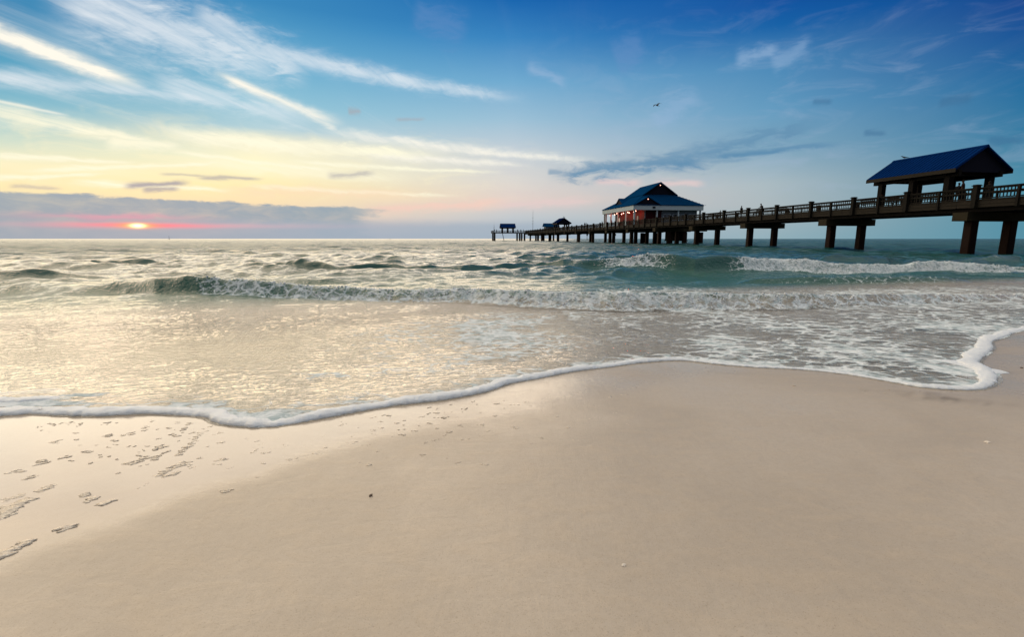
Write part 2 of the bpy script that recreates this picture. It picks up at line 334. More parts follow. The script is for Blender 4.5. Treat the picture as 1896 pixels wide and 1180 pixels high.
def watermat():
    m, t, o = newmat('sea_water'); p = wpos(t)
    depth, foam, far = attr(t, 'depth'), attr(t, 'foam'), attr(t, 'far')
    r1 = noise(t, scaled(t, p, (0.8, 1.9, 1)), 9, 4, 0.6, 0.7)
    r2 = noise(t, scaled(t, p, (0.8, 1.7, 1)), 26, 3, 0.6, 0.5)
    r3 = noise(t, scaled(t, p, (0.5, 1.2, 1)), 1.9, 6, 0.68, 0.6)
    nb = t.nodes.new('ShaderNodeBump'); put(t, nb.inputs['Height'], r1 * 1.0 + r2 * 0.35); nb.inputs['Distance'].default_value = 0.05
    put(t, nb.inputs['Strength'], sst(t, far, 0.0, 1.0, 0.6, 0.4))
    nb2 = t.nodes.new('ShaderNodeBump'); put(t, nb2.inputs['Height'], r3); nb2.inputs['Distance'].default_value = 0.35
    put(t, nb2.inputs['Strength'], sst(t, far, 0.01, 0.3, 0.12, 1.0)); t.links.new(nb.outputs[0], nb2.inputs['Normal'])
    N = nb2.outputs[0]
    fr = t.nodes.new('ShaderNodeFresnel'); fr.inputs[0].default_value = 1.33; t.links.new(N, fr.inputs['Normal'])
    gl = t.nodes.new('ShaderNodeBsdfGlossy'); gl.inputs['Color'].default_value = (1, 1, 1, 1)
    put(t, gl.inputs['Roughness'], sst(t, far, 0.0, 1.0, 0.06, 0.22)); t.links.new(N, gl.inputs['Normal'])
    tr = t.nodes.new('ShaderNodeBsdfTransparent'); tr.inputs[0].default_value = (0.97, 0.98, 0.96, 1)
    df = t.nodes.new('ShaderNodeBsdfDiffuse'); put(t, df.inputs[0], mixc(t, sst(t, depth, 0.12, 0.34), (0.56, 0.49, 0.39), mixc(t, sst(t, depth, 0.3, 1.6), (0.030, 0.115, 0.086), (0.002, 0.064, 0.058))))
    t.links.new(N, df.inputs['Normal'])
    opac = 1.0 - mth(t, 'EXPONENT', depth * -5.0)
    m1 = t.nodes.new('ShaderNodeMixShader'); put(t, m1.inputs[0], opac); t.links.new(tr.outputs[0], m1.inputs[1]); t.links.new(df.outputs[0], m1.inputs[2])
    m2 = t.nodes.new('ShaderNodeMixShader'); put(t, m2.inputs[0], mth(t, 'MINIMUM', V(t, fr.outputs[0]), sst(t, far, 0.05, 0.7, 0.75, 0.36))); t.links.new(m1.outputs[0], m2.inputs[1]); t.links.new(gl.outputs[0], m2.inputs[2])
    # lacy foam on the surface
    l1 = noise(t, scaled(t, p, (1.0, 1.6, 1)), 2.6, 6, 0.66, 1.2)
    rt = t.nodes.new('ShaderNodeMapping'); rt.vector_type = 'POINT'; put(t, rt.inputs['Vector'], p); rt.inputs['Rotation'].default_value = (0, 0, R(14)); rt.inputs['Scale'].default_value = (0.55, 2.0, 1)
    l2 = noise(t, rt.outputs[0], 11, 6, 0.7, 1.0)
    ridge = 1.0 - mth(t, 'ABSOLUTE', l1 - 0.5) * 5.0
    l3 = noise(t, p, 7.5, 6, 0.72, 0.6)
    wv = t.nodes.new('ShaderNodeVectorMath'); wv.operation = 'ADD'; put(t, wv.inputs[0], scaled(t, p, (1.0, 1.5, 1)))
    nz = t.nodes.new('ShaderNodeTexNoise'); put(t, nz.inputs['Vector'], p); nz.inputs['Scale'].default_value = 4.0; nz.inputs['Detail'].default_value = 4.0
    put(t, wv.inputs[1], scaled(t, nz.outputs['Color'], (0.55, 0.55, 0)))
    vo = t.nodes.new('ShaderNodeTexVoronoi'); vo.feature = 'DISTANCE_TO_EDGE'; t.links.new(wv.outputs[0], vo.inputs['Vector']); vo.inputs['Scale'].default_value = 3.2
    lace = sst(t, V(t, vo.outputs['Distance']), 0.16, 0.0)
    pat = ridge * 0.34 + l2 * 0.38 + l3 * 0.36 + lace * 0.34
    ff = sst(t, pat + foam * 1.25, 1.12, 1.55)
    wd = t.nodes.new('ShaderNodeBsdfDiffuse'); put(t, wd.inputs[0], mixc(t, sst(t, l3, 0.36, 0.6), (0.36, 0.45, 0.48), (0.74, 0.79, 0.82)))
    t.links.new(bump(t, l2 * 0.6 + r2, 0.6, 0.03), wd.inputs['Normal'])
    m3 = t.nodes.new('ShaderNodeMixShader'); put(t, m3.inputs[0], ff * 0.92); t.links.new(m2.outputs[0], m3.inputs[1]); t.links.new(wd.outputs[0], m3.inputs[2])
    t.links.new(m3.outputs[0], o.inputs[0]); return m
MAT['sea_water'] = watermat()

# ------------------------------------------------------------------ numpy helpers
def pnoise(x, y, seed=0):
    """2-D gradient noise, about -0.7..0.7"""
    xi = np.floor(x).astype(np.int64); yi = np.floor(y).astype(np.int64)
    xf, yf = x - xi, y - yi
    def g(ix, iy, fx, fy):
        h = (ix * 374761393 + iy * 668265263 + seed * 1442695041) & 0xffffffff
        h = ((h ^ (h >> 13)) * 1274126177) & 0xffffffff
        a = ((h ^ (h >> 16)) & 0xffff) * (2 * pi / 65536)
        return np.cos(a) * fx + np.sin(a) * fy
    u = xf * xf * xf * (xf * (xf * 6 - 15) + 10); v = yf * yf * yf * (yf * (yf * 6 - 15) + 10)
    a = g(xi, yi, xf, yf); b = g(xi + 1, yi, xf - 1, yf); c = g(xi, yi + 1, xf, yf - 1); d = g(xi + 1, yi + 1, xf - 1, yf - 1)
    return (a + u * (b - a)) + v * ((c + u * (d - c)) - (a + u * (b - a)))
def fbm(x, y, seed=0, oct=3):
    s = 0; a = 1.0
    for k in range(oct):
        s = s + a * pnoise(x * 2 ** k, y * 2 ** k, seed + k); a *= 0.5
    return s
def smooth(a, b, x):
    t = np.clip((x - a) / (b - a), 0, 1); return t * t * (3 - 2 * t)
def grid_mesh(name, verts, rows, colsn, keep=None, wrap=False):
    me = bpy.data.meshes.new(name)
    i = np.arange(rows - 1)[:, None] * colsn; jn = colsn if wrap else colsn - 1
    j = np.arange(jn)[None, :]; j2 = (j + 1) % colsn
    f = np.stack([i + j, i + j2, i + colsn + j2, i + colsn + j], -1).reshape(-1, 4)
    if keep is not None: f = f[keep[f].all(1)]
    fast_mesh(me, verts, f); return me
def fast_mesh(me, verts, faces):
    nf, k = faces.shape
    me.vertices.add(len(verts)); me.vertices.foreach_set('co', np.ascontiguousarray(verts, np.float32).ravel())
    me.loops.add(nf * k); me.loops.foreach_set('vertex_index', np.ascontiguousarray(faces, np.int32).ravel())
    me.polygons.add(nf); me.polygons.foreach_set('loop_start', np.arange(nf, dtype=np.int32) * k)
    me.polygons.foreach_set('use_smooth', np.ones(nf, bool))
    me.update(calc_edges=True); me.validate()
def fattr(me, name, vals):
    a = me.attributes.new(name, 'FLOAT', 'POINT'); a.data.foreach_set('value', np.ascontiguousarray(vals, np.float32).ravel())
def link(name, me, mat, parent=None):
    o = bpy.data.objects.new(name, me); COL.objects.link(o)
    if mat is not None and not me.materials: me.materials.append(mat if not isinstance(mat, str) else MAT[mat])
    if parent is not None: o.parent = parent
    return o
def tag(o, label=None, cat=None, group=None, kind=None):
    if label: o['label'] = label
    if cat: o['category'] = cat
    if group: o['group'] = group
    if kind: o['kind'] = kind
    return o
def catmull(pts, n=8):
    P = [pts[0]] + list(pts) + [pts[-1]]; out = []
    for k in range(1, len(P) - 2):
        p0, p1, p2, p3 = (np.array(P[k + q], float) for q in (-1, 0, 1, 2))
        for q in range(n):
            t = q / n
            out.append(0.5 * (2 * p1 + (p2 - p0) * t + (2 * p0 - 5 * p1 + 4 * p2 - p3) * t * t + (3 * p1 - p0 - 3 * p2 + p3) * t ** 3))
    out.append(np.array(P[-2], float)); return np.array(out)

# ------------------------------------------------------------------ the shoreline, surveyed on the beach plane
EDGE_PX = [(0, 771), (60, 767), (105, 769), (180, 771), (260, 767), (330, 769), (380, 774), (408, 786), (480, 792), (540, 786), (620, 771), (720, 753), (820, 741), (900, 726), (945, 711), (1000, 701), (1060, 689), (1130, 680), (1190, 672), (1260, 668), (1330, 675), (1400, 681), (1480, 685), (1560, 693), (1640, 706), (1700, 717), (1760, 722), (1812, 722), (1840, 713), (1846, 701), (1836, 686), (1812, 674), (1822, 660), (1838, 646), (1836, 634), (1862, 624), (1896, 612)]
edge_core = [sand_pt(*p) for p in EDGE_PX]
left_ext = [(-40.0, -8.0), (-20.0, -2.2), (-12.0, 0.6), (-7.5, 2.0), (-5.0, 2.75)]
right_ext = [(9.0, 7.4), (13.0, 8.4), (20.0, 10.2), (32, 13.5), (50.0, 18.5), (90.0, 30.0)]
edge = catmull(left_ext + edge_core + right_ext, 3)
edge_fine = catmull(left_ext + edge_core + right_ext, 14)
sea_poly = np.vstack([edge, [(400, 120), (400, 400), (-400, 400), (-400, -80)]])
def signed_dist(X, Y):
    """metres seaward (+) of the foam edge"""
    d2 = np.full(X.shape, 1e9)
    for k in range(len(edge) - 1):
        ax, ay = edge[k]; bx, by = edge[k + 1]; ex, ey = bx - ax, by - ay
        L = ex * ex + ey * ey + 1e-12
        t = np.clip(((X - ax) * ex + (Y - ay) * ey) / L, 0, 1)
        d2 = np.minimum(d2, (X - ax - t * ex) ** 2 + (Y - ay - t * ey) ** 2)
    ins = np.zeros(X.shape, bool); n = len(sea_poly)
    for k in range(n):
        ax, ay = sea_poly[k]; bx, by = sea_poly[(k + 1) % n]
        if ay == by: continue
        c = ((ay > Y) != (by > Y)) & (X < (bx - ax) * (Y - ay) / (by - ay) + ax)
        ins ^= c
    return np.where(ins, 1, -1) * np.sqrt(d2)
def sand_z(X, Y):
    w = shore_w(X, Y)
    z = SZ0 - SLOPE * w - 0.09 * np.logaddexp(0.0, (w - 5.6) * 2.0) / 2.0
    z = np.where(z > 0.6, 0.6 + 0.25 * (1 - np.exp(-(z - 0.6) / 0.25)), z)
    return np.where(z < -1.5, -1.5 - 2.5 * (1 - np.exp((z + 1.5) / 2.5)), z)

# ------------------------------------------------------------------ sand
def build_sand():
    rows, colsn = 420, 900
    r = np.concatenate([[0.0], np.geomspace(0.25, 900.0, rows - 1)])
    az = np.linspace(-pi, pi, colsn, endpoint=False)
    X = r[:, None] * np.sin(az)[None, :]; Y = r[:, None] * np.cos(az)[None, :]
    Z = sand_z(X, Y) + 0.004 * fbm(X * 0.9, Y * 0.9, 3, 2) * np.exp(-np.hypot(X, Y) / 30)
    me = grid_mesh('sand', np.stack([X, Y, Z], -1).reshape(-1, 3), rows, colsn, None, True)
    # wet film left by the last swash: reaches farthest up the beach on the left
    wl = [(-120, 1150), (0, 1062), (150, 1000), (300, 946), (480, 893), (570, 850), (700, 822), (900, 792), (1150, 745), (1300, 700), (1500, 712), (1700, 748), (1896, 770), (2100, 740)]
    wp = np.array([sand_pt(*p) for p in wl]); waz = np.arctan2(wp[:, 0], wp[:, 1]); wr = np.hypot(wp[:, 0], wp[:, 1])
    A = np.broadcast_to(az[None, :], X.shape); Rr = np.hypot(X, Y)
    wR = np.interp(A, waz, wr)
    wob = 0.10 * fbm(X * 1.3, Y * 1.3, 11, 3) * Rr * 0.5
    wet = smooth(-0.12, 0.22, (Rr - wR + wob) / np.maximum(wR, 0.5) * 1.6)
    wet = wet * (0.40 + 0.60 * (1 - smooth(-1.9, 0.5, X))) 
    fattr(me, 'wet', wet)
    st = np.zeros(X.shape)
    for (px, py, rx, ry, k) in ((1742, 737, .16, .06, .8), (1800, 745, .22, .05, .5), (1700, 728, .25, .035, .45), (1860, 690, .5, .05, .4), (1330, 690, .3, .05, .12)):
        gx, gy = sand_pt(px, py)
        q = ((X - gx) + 0.4 * (Y - gy)) ** 2 / rx ** 2 + ((Y - gy) + 0.25 * (X - gx)) ** 2 / ry ** 2
        st = np.maximum(st, k * np.exp(-q) * np.clip(0.6 + 1.6 * fbm(X * 9, Y * 22, 5, 3), 0, 1))
    fattr(me, 'stain', st)
    tag(link('sand', me, 'wet_sand'), 'pale wet beach sand with a shining film of water on the left', 'sand', None, 'structure')
build_sand()

# ------------------------------------------------------------------ sea
def front(pts):
    """a wave front: (photo x, y of its toe, height, foam) -> arrays over azimuth"""
    g = [ground(p[0], p[1]) for p in pts]
    a = np.array([atan2(x, y) for x, y in g]); r = np.array([sqrt(x * x + y * y) for x, y in g])
    return a, r, np.array([p[2] for p in pts]), np.array([p[3] for p in pts])
WAVES = [
 # (front, face width, back width)
 (front([(-300, 540, .03, 0), (120, 540, .04, 0), (190, 540, .10, 0), (235, 542, .25, 0), (285, 545, .36, 0), (345, 547, .36, .1), (385, 548, .33, .75), (470, 550, .28, .95), (520, 551, .25, .8), (600, 553, .24, .95), (740, 556, .21, .9), (850, 558, .21, 1), (1000, 566, .22, 1), (1150, 572, .25, 1), (1300, 571, .23, 1), (1450, 570, .20, .9), (1600, 566, .17, .8), (1760, 560, .12, .7), (1900, 556, .08, .5), (2200, 548, .04, .2)]), .42, 1.1),
 (front([(380, 498, .0, 0), (450, 497, .12, 0), (520, 500, .25, 0), (620, 503, .33, 0), (720, 502, .27, 0), (780, 503, .27, 0), (850, 503, .33, .0), (930, 501, .22, 0), (990, 498, .10, 0), (1040, 500, .24, 0), (1100, 501, .30, .15), (1130, 501, .33, .8), (1210, 502, .34, .85), (1255, 504, .40, .25), (1290, 505, .43, 0), (1335, 504, .42, 0), (1390, 503, .36, 1), (1450, 502, .31, 1.1), (1560, 503, .30, 1.0), (1640, 503, .33, 1.1), (1700, 503, .36, 1.15), (1800, 504, .29, 1.05), (1900, 504, .26, .9), (2200, 503, .2, .6)]), .55, 1.7),
 (front([(120, 490, .0, 0), (175, 491, .24, 0), (250, 491, .28, 0), (320, 490, .22, 0), (380, 490, .0, 0)]), .6, 1.4),
 (front([(1360, 522, .0, 0), (1400, 522, .16, .2), (1500, 523, .18, .45), (1640, 524, .17, .5), (1750, 524, .14, .5), (1800, 524, .03, .1), (1900, 524, .05, .2)]), .35, 0.9),
 (front([(500, 519, .0, 0), (560, 520, .10, 0), (640, 519, .05, 0), (700, 518, .0, 0)]), .35, .8),
 (front([(1120, 524, .0, 0), (1160, 524, .08, .2), (1260, 524, .0, 0)]), .3, .8),
 (front([(-200, 505, .12, 0), (20, 507, .13, 0), (120, 505, .10, 0), (200, 505, 0, 0)]), .5, 1.2),
 (front([(-200, 527, .10, 0), (0, 527, .12, 0), (100, 524, .07, 0), (160, 524, 0, 0)]), .4, 1.0),
 (front([(420, 471, .0, 0), (470, 472, .12, 0), (560, 472, .13, 0), (650, 473, 0, 0), (760, 472, .12, 0), (840, 472, .0, 0)]), .8, 2.0),
 (front([(1480, 487, 0, 0), (1520, 488, .25, 0), (1660, 488, .22, .1), (1896, 488, .25, .1)]), .8, 1.8),
]
comps = []
for k in range(84):
    lam = 0.32 * (11.0 / 0.32) ** ((k + rng.random()) / 84)
    th = rng.normal(0, 0.55) + R(12)
    comps.append((2 * pi / lam, th, (0.070 if lam < 2.6 else 0.036) * lam / (2 * pi), rng.random() * 2 * pi, lam))
def build_sea():
    az = np.radians(np.linspace(-63, 63, 1340)); cn = len(az)
    r = np.concatenate([np.geomspace(1.6, 34.0, 860, endpoint=False), np.geomspace(34.0, 400.0, 480, endpoint=False), np.geomspace(400, 9000, 60)]); rn = len(r)
    RR = np.repeat(r[:, None], cn, 1); AA = np.repeat(az[None, :], rn, 0)
    X = RR * np.sin(AA); Y = RR * np.cos(AA)
    spacing = np.gradient(r)[:, None]
    w = shore_w(X, Y)
    sd = np.full(X.shape, 50.0); nr = int(np.searchsorted(r, 26.0))
    sd[:nr] = signed_dist(X[:nr], Y[:nr])
    S = sand_z(X, Y)
    inner = smooth(1.0, 7.0, sd)                     # 0 in the swash, 1 in open water
    # breaking fronts
    H = np.zeros(X.shape); FO = np.zeros(X.shape)
    for (a, rr, hh, ff), fw, bw in WAVES:
        rt = np.interp(az, a, rr, left=1e6, right=1e6); h = np.interp(az, a, hh, left=0, right=0); fo = np.interp(az, a, ff, left=0, right=0)
        wob = 0.12 * fbm(az * 30, az * 0 + fw * 7, 21, 3) * fw
        t = RR - (rt + wob)[None, :]
        lo, hi = np.searchsorted(r, max(rt.min() - 3, 1.7)), np.searchsorted(r, min(rt[rt < 1e5].max() + bw * 5, 3000))
        T = t[lo:hi]
        prof = smooth(0, fw, T) ** 1.3 * np.exp(-(np.maximum(T - fw, 0) / bw) ** 1.3)
        trough = -0.18 * np.exp(-((T + 0.35 * fw) / (0.6 * fw)) ** 2)
        H[lo:hi] += h[None, :] * (prof + trough)
        face = smooth(-0.35 * fw, 0.0, T) * (1 - smooth(fw * 0.85, fw * 1.5 + 0.25 * bw, T))
        trail = smooth(0, fw, T) * np.exp(-np.maximum(T - fw, 0) / (bw * 1.5)) * 0.55
        FO[lo:hi] = np.maximum(FO[lo:hi], fo[None, :] * (.55 if fw < .5 else .60) * np.maximum(face, trail))
    # chop
    Hc = np.zeros(X.shape); DX = np.zeros(X.shape); DY = np.zeros(X.shape)
    att0 = 0.03 + 0.57 * smooth(3.5, 10.0, sd) + 0.40 * smooth(9.0, 16.0, sd)
    for kk, th, amp, ph, lam in comps:
        damp = smooth(2.2, 5.0, lam / spacing)[:, 0]
        rows = np.where(damp > 0.01)[0]
        if len(rows) == 0: continue
        hi = rows.max() + 1
        dxv, dyv = sin(th), -cos(th)
        p = kk * (X[:hi] * dxv + Y[:hi] * dyv) + ph
        env = 0.6 + 0.5 * np.sin(0.13 * kk * (X[:hi] * dyv - Y[:hi] * dxv) + ph * 3)
        a = amp * damp[:hi, None] * env
        if lam > 2.5: a = a * smooth(3.0, 16.0, sd[:hi])
        else: a = a * att0[:hi]
        Hc[:hi] += a * np.sin(p); c = a * np.cos(p) * 0.8
        DX[:hi] += c * dxv; DY[:hi] += c * dyv
    # swash ripples: thin wavelets running up and off the sand
    n1 = fbm(X * 4.5 + 1.2 * Y, Y * 10.0 - X * 3.0, 31, 3); n2 = fbm(X * 11, Y * 25 - X * 6, 37, 2)
    near = (1 - smooth(7, 13, sd)) * smooth(0.05, 0.6, sd)
    rip = (0.0060 * n1 + 0.0034 * n2) * near * (0.30 + 1.7 * np.abs(fbm(X * 0.8, Y * 0.6, 33, 2)))
    film = 0.004 + 0.016 * smooth(0, 0.7, sd)
    sea = H + Hc + 0.0
    k = 0.015
    bed = S + film + rip; sea = sea + rip * smooth(2, 4, sd)
    Z = np.where(w > 25, sea, 0.5 * (sea + bed + np.sqrt((sea - bed) ** 2 + k * k)))
    Z = np.where(sd < 0.8, bed + (Z - bed) * smooth(0.1, 0.8, sd), Z)
    # lumpy white water
    lump = np.zeros(X.shape); q = slice(0, int(np.searchsorted(r, 40)))
    lump[q] = 0.9 * pnoise(X[q] * 3.2, Y[q] * 3.2, 41) + 0.6 * np.abs(pnoise(X[q] * 9, Y[q] * 9, 43)) + 0.35 * np.abs(pnoise(X[q] * 22, Y[q] * 22, 47))
    Z = Z + np.clip(FO, 0, 1) * (0.05 + 0.02 * smooth(12, 16, RR)) * lump
    # loose foam on the water
    base = np.zeros(X.shape); bq = slice(0, int(np.searchsorted(r, 30)))
    Xb, Yb, sb = X[bq], Y[bq], sd[bq]; Ab = AA[bq]; Rb = RR[bq]
    b = (0.62 + 0.5 * fbm(Xb * 1.6, Yb * 1.6, 57, 2)) * np.exp(-np.maximum(sb - 0.12, 0) / 0.24) * (sb > 0)
    pat = fbm(Xb * 0.7, Yb * 0.55, 51, 3)
    mid = np.exp(-((np.degrees(Ab) - 0) / 19) ** 2) * smooth(0.2, 0.9, sb) * (1 - smooth(2.8, 5.0, sb))
    b = np.maximum(b, (0.47 + 0.42 * pat) * mid)
    rgt = smooth(14, 24, np.degrees(Ab)) * (1 - smooth(3.5, 6.0, sb)) * smooth(0.0, 0.3, sb)
    b = np.maximum(b, (0.44 + 0.34 * pat) * rgt)
    bk = smooth(1, 14, np.degrees(Ab)) * smooth(8.6, 9.3, Rb) * (1 - smooth(11.5, 14.5, Rb))
    b = np.maximum(b, (0.46 + 0.38 * pat) * bk)
    for (px, py, rx, ry, kf) in ((1790, 690, .34, .22, 1.0), (1745, 672, .22, .10, .9), (1825, 655, .2, .25, .8), (1862, 625, .4, .2, .75), (60, 750, .5, .10, .9), (150, 735, .35, .06, .6), (1560, 665, .6, .12, .55), (600, 700, .35, .18, .5), (745, 690, .35, .16, .5)):
        gx, gy = sand_pt(px, py); b = np.maximum(b, kf * np.exp(-((Xb - gx) / rx) ** 2 - ((Yb - gy) / ry) ** 2))
    base[bq] = np.clip(b, 0, 1)
    FO = np.clip(np.maximum(FO, base), 0, 1)
    depth = np.clip(Z - S, 0, 6)
    shx = smooth(1.0, 5.0, sd)
    P = np.stack([X + DX * shx, Y + DY * shx, Z], -1).reshape(-1, 3)
    keep = (sd > -0.035).ravel()
    me = grid_mesh('water', P, rn, cn, keep)
    fattr(me, 'depth', depth); fattr(me, 'foam', FO); fattr(me, 'far', smooth(12, 140, RR))
    tag(link('water', me, 'sea_water'), 'green sea with low breaking waves running up the sand', 'sea', None, 'structure')
    return az, r, P.reshape(rn, cn, 3)
SEA_AZ, SEA_R, SEA_P = build_sea()
def sea_at(a, r):
    i = min(int(np.searchsorted(SEA_R, r)), len(SEA_R) - 1); j = min(int(np.searchsorted(SEA_AZ, a)), len(SEA_AZ) - 1)
    return SEA_P[i, j]

# ------------------------------------------------------------------ foam objects
def ico(sub=1):
    bm = bmesh.new(); bmesh.ops.create_icosphere(bm, subdivisions=sub, radius=1.0)
    v = np.array([x.co[:] for x in bm.verts]); f = np.array([[q.index for q in p.verts] for p in bm.faces]); bm.free(); return v, f
IV, IF = ico(1); IV2, IF2 = ico(2)
def clumps(name, pos, rad, flat, mat, label, cat, jit=0.25, tmpl=(IV, IF), stretch=None, yaw=None):
    v, f = tmpl; n = len(pos)
    sh = 1 + jit * rng.standard_normal((n, len(v), 1))
    q = v[None] * sh * rad[:, None, None]
    if stretch is not None:
        q[:, :, 0] *= stretch[:, None]
        c, s = np.cos(yaw)[:, None], np.sin(yaw)[:, None]
        q[:, :, 0], q[:, :, 1] = q[:, :, 0] * c - q[:, :, 1] * s, q[:, :, 0] * s + q[:, :, 1] * c
    q[:, :, 2] *= np.asarray(flat).reshape(-1, 1)
    q += pos[:, None, :]
    F = (f[None] + (np.arange(n) * len(v))[:, None, None]).reshape(-1, 3)
    me = bpy.data.meshes.new(name); fast_mesh(me, q.reshape(-1, 3), F)
    return tag(link(name, me, mat), label, cat, None, 'stuff')
def breaker(wi, n, rmin, rmax, label):
    (a, rr, hh, ff), fw, bw = WAVES[wi]
    pos, rad = [], []
    while len(pos) < n:
        t = rng.uniform(max(a[0], -0.95), min(a[-1], 0.95)); fo = np.interp(t, a, ff); h = np.interp(t, a, hh)
        if rng.random() > min(fo, 1) ** 1.5 or h < 0.07: continue
        d = fw * rng.beta(2.0, 1.8) * 1.25 - 0.05
        P = sea_at(t, np.interp(t, a, rr) + d)
        if pnoise(np.array([P[0] * 1.5]), np.array([P[1] * 1.5]), 5)[0] < -0.05 and rng.random() < 0.75: continue
        s = rmin + (rmax - rmin) * rng.random() ** 3
        pos.append((P[0], P[1], P[2] + s * rng.uniform(-0.4, 0.5))); rad.append(s)
    return clumps('breaker_foam', np.array(pos), np.array(rad), 0.8, 'sea_foam', label, 'sea foam')
breaker(0, 3600, .004, .024, 'white water tumbling along the nearer breaking wave')
breaker(1, 3400, .006, .030, 'white crest foam on the farther wave in front of the pier')

def roll(name, path, width, height, label, seed=0):
    """a rounded, bubbly bead of foam lying along a path; width/height per path point"""
    path = np.asarray(path); d = np.gradient(path, axis=0); d /= np.linalg.norm(d, axis=1)[:, None] + 1e-9
    nrm = np.stack([-d[:, 1], d[:, 0]], 1)            # seaward for a path running to the right
    m = 20; n = len(path)
    ph = np.linspace(0, pi, m)
    ln = np.concatenate([[0], np.cumsum(np.linalg.norm(np.diff(path, axis=0), axis=1))])
    L, PH = np.meshgrid(ln, ph, indexing='ij')
    lob = 1 + 0.55 * fbm(L * 1.7, PH * 0 + seed, seed, 3) + 0.22 * fbm(L * 8, PH * 0.9, seed + 3, 2)
    bub = 1 + 0.13 * np.abs(pnoise(L * 38, PH * 3.2, seed + 5)) + 0.08 * pnoise(L * 90, PH * 7, seed + 6)
    Wd = width[:, None] * lob; Ht = height[:, None] * lob
    off = Wd * 0.5 * (1 - np.cos(PH) * bub)             # 0 front edge .. width
    off = off - 0.02 * fbm(L * 14, PH * 0, seed + 9, 2)
    X = path[:, 0][:, None] + nrm[:, 0][:, None] * off; Y = path[:, 1][:, None] + nrm[:, 1][:, None] * off
    prof = np.sin(PH) ** 0.62 * np.where(PH > pi / 2, np.cos((PH - pi / 2)) ** 0.5 + 0.0, 1.0)
    Z = sand_z(X, Y) - 0.006 + 0.86 * Ht * prof * bub
    me = grid_mesh(name, np.stack([X, Y, Z], -1).reshape(-1, 3), n, m)
    return tag(link(name, me, 'sea_foam'), label, 'sea foam', None, 'stuff')
def resample(p, step):
    p = np.asarray(p); ln = np.concatenate([[0], np.cumsum(np.linalg.norm(np.diff(p, axis=0), axis=1))])
    t = np.arange(0, ln[-1], step); return np.stack([np.interp(t, ln, p[:, 0]), np.interp(t, ln, p[:, 1])], 1)
core = catmull(left_ext[-2:] + edge_core + right_ext[:3], 14)
core = resample(core, 0.009)
wx = [-12, -4, -2.9, -2.2, -1.65, -1.0, -.3, .3, .9, 1.5, 2.0, 3.0, 3.8, 4.4, 6, 12]
ww = [.16, .16, .15, .12, .125, .12, .12, .12, .11, .085, .075, .07, .09, .16, .14, .12]
wh = [.045, .045, .042, .040, .046, .043, .045, .043, .038, .028, .025, .020, .028, .040, .03, .02]
roll('foam_line', core, np.interp(core[:, 0], wx, ww), np.interp(core[:, 0], wx, wh), 'thick white line of foam at the edge of the swash', 61)
def px_path(pts, step=0.009): return resample(catmull([sand_pt(*p) for p in pts], 10), step)
def taper(n, w):
    t = np.linspace(0, 1, n); return w * np.clip(np.minimum(t, 1 - t) * 6, 0.05, 1) ** 0.6
p = px_path([(-160, 752), (-60, 750), (20, 748), (80, 744), (135, 741)]); roll('foam_line', p, taper(len(p), .13), taper(len(p), .04), 'second short bead of foam behind the foam line at far left', 71)
p = px_path([(-120, 736), (0, 733), (60, 730), (130, 727)]); roll('foam_line', p, taper(len(p), .12), taper(len(p), .022), 'thin flat foam trail at left edge beyond the short bead', 73)
p = px_path([(1722, 668), (1745, 672), (1790, 682), (1825, 694)]); roll('foam_line', p, taper(len(p), .20), taper(len(p), .025), 'spread of foam curling back at the right end of the foam line', 77)

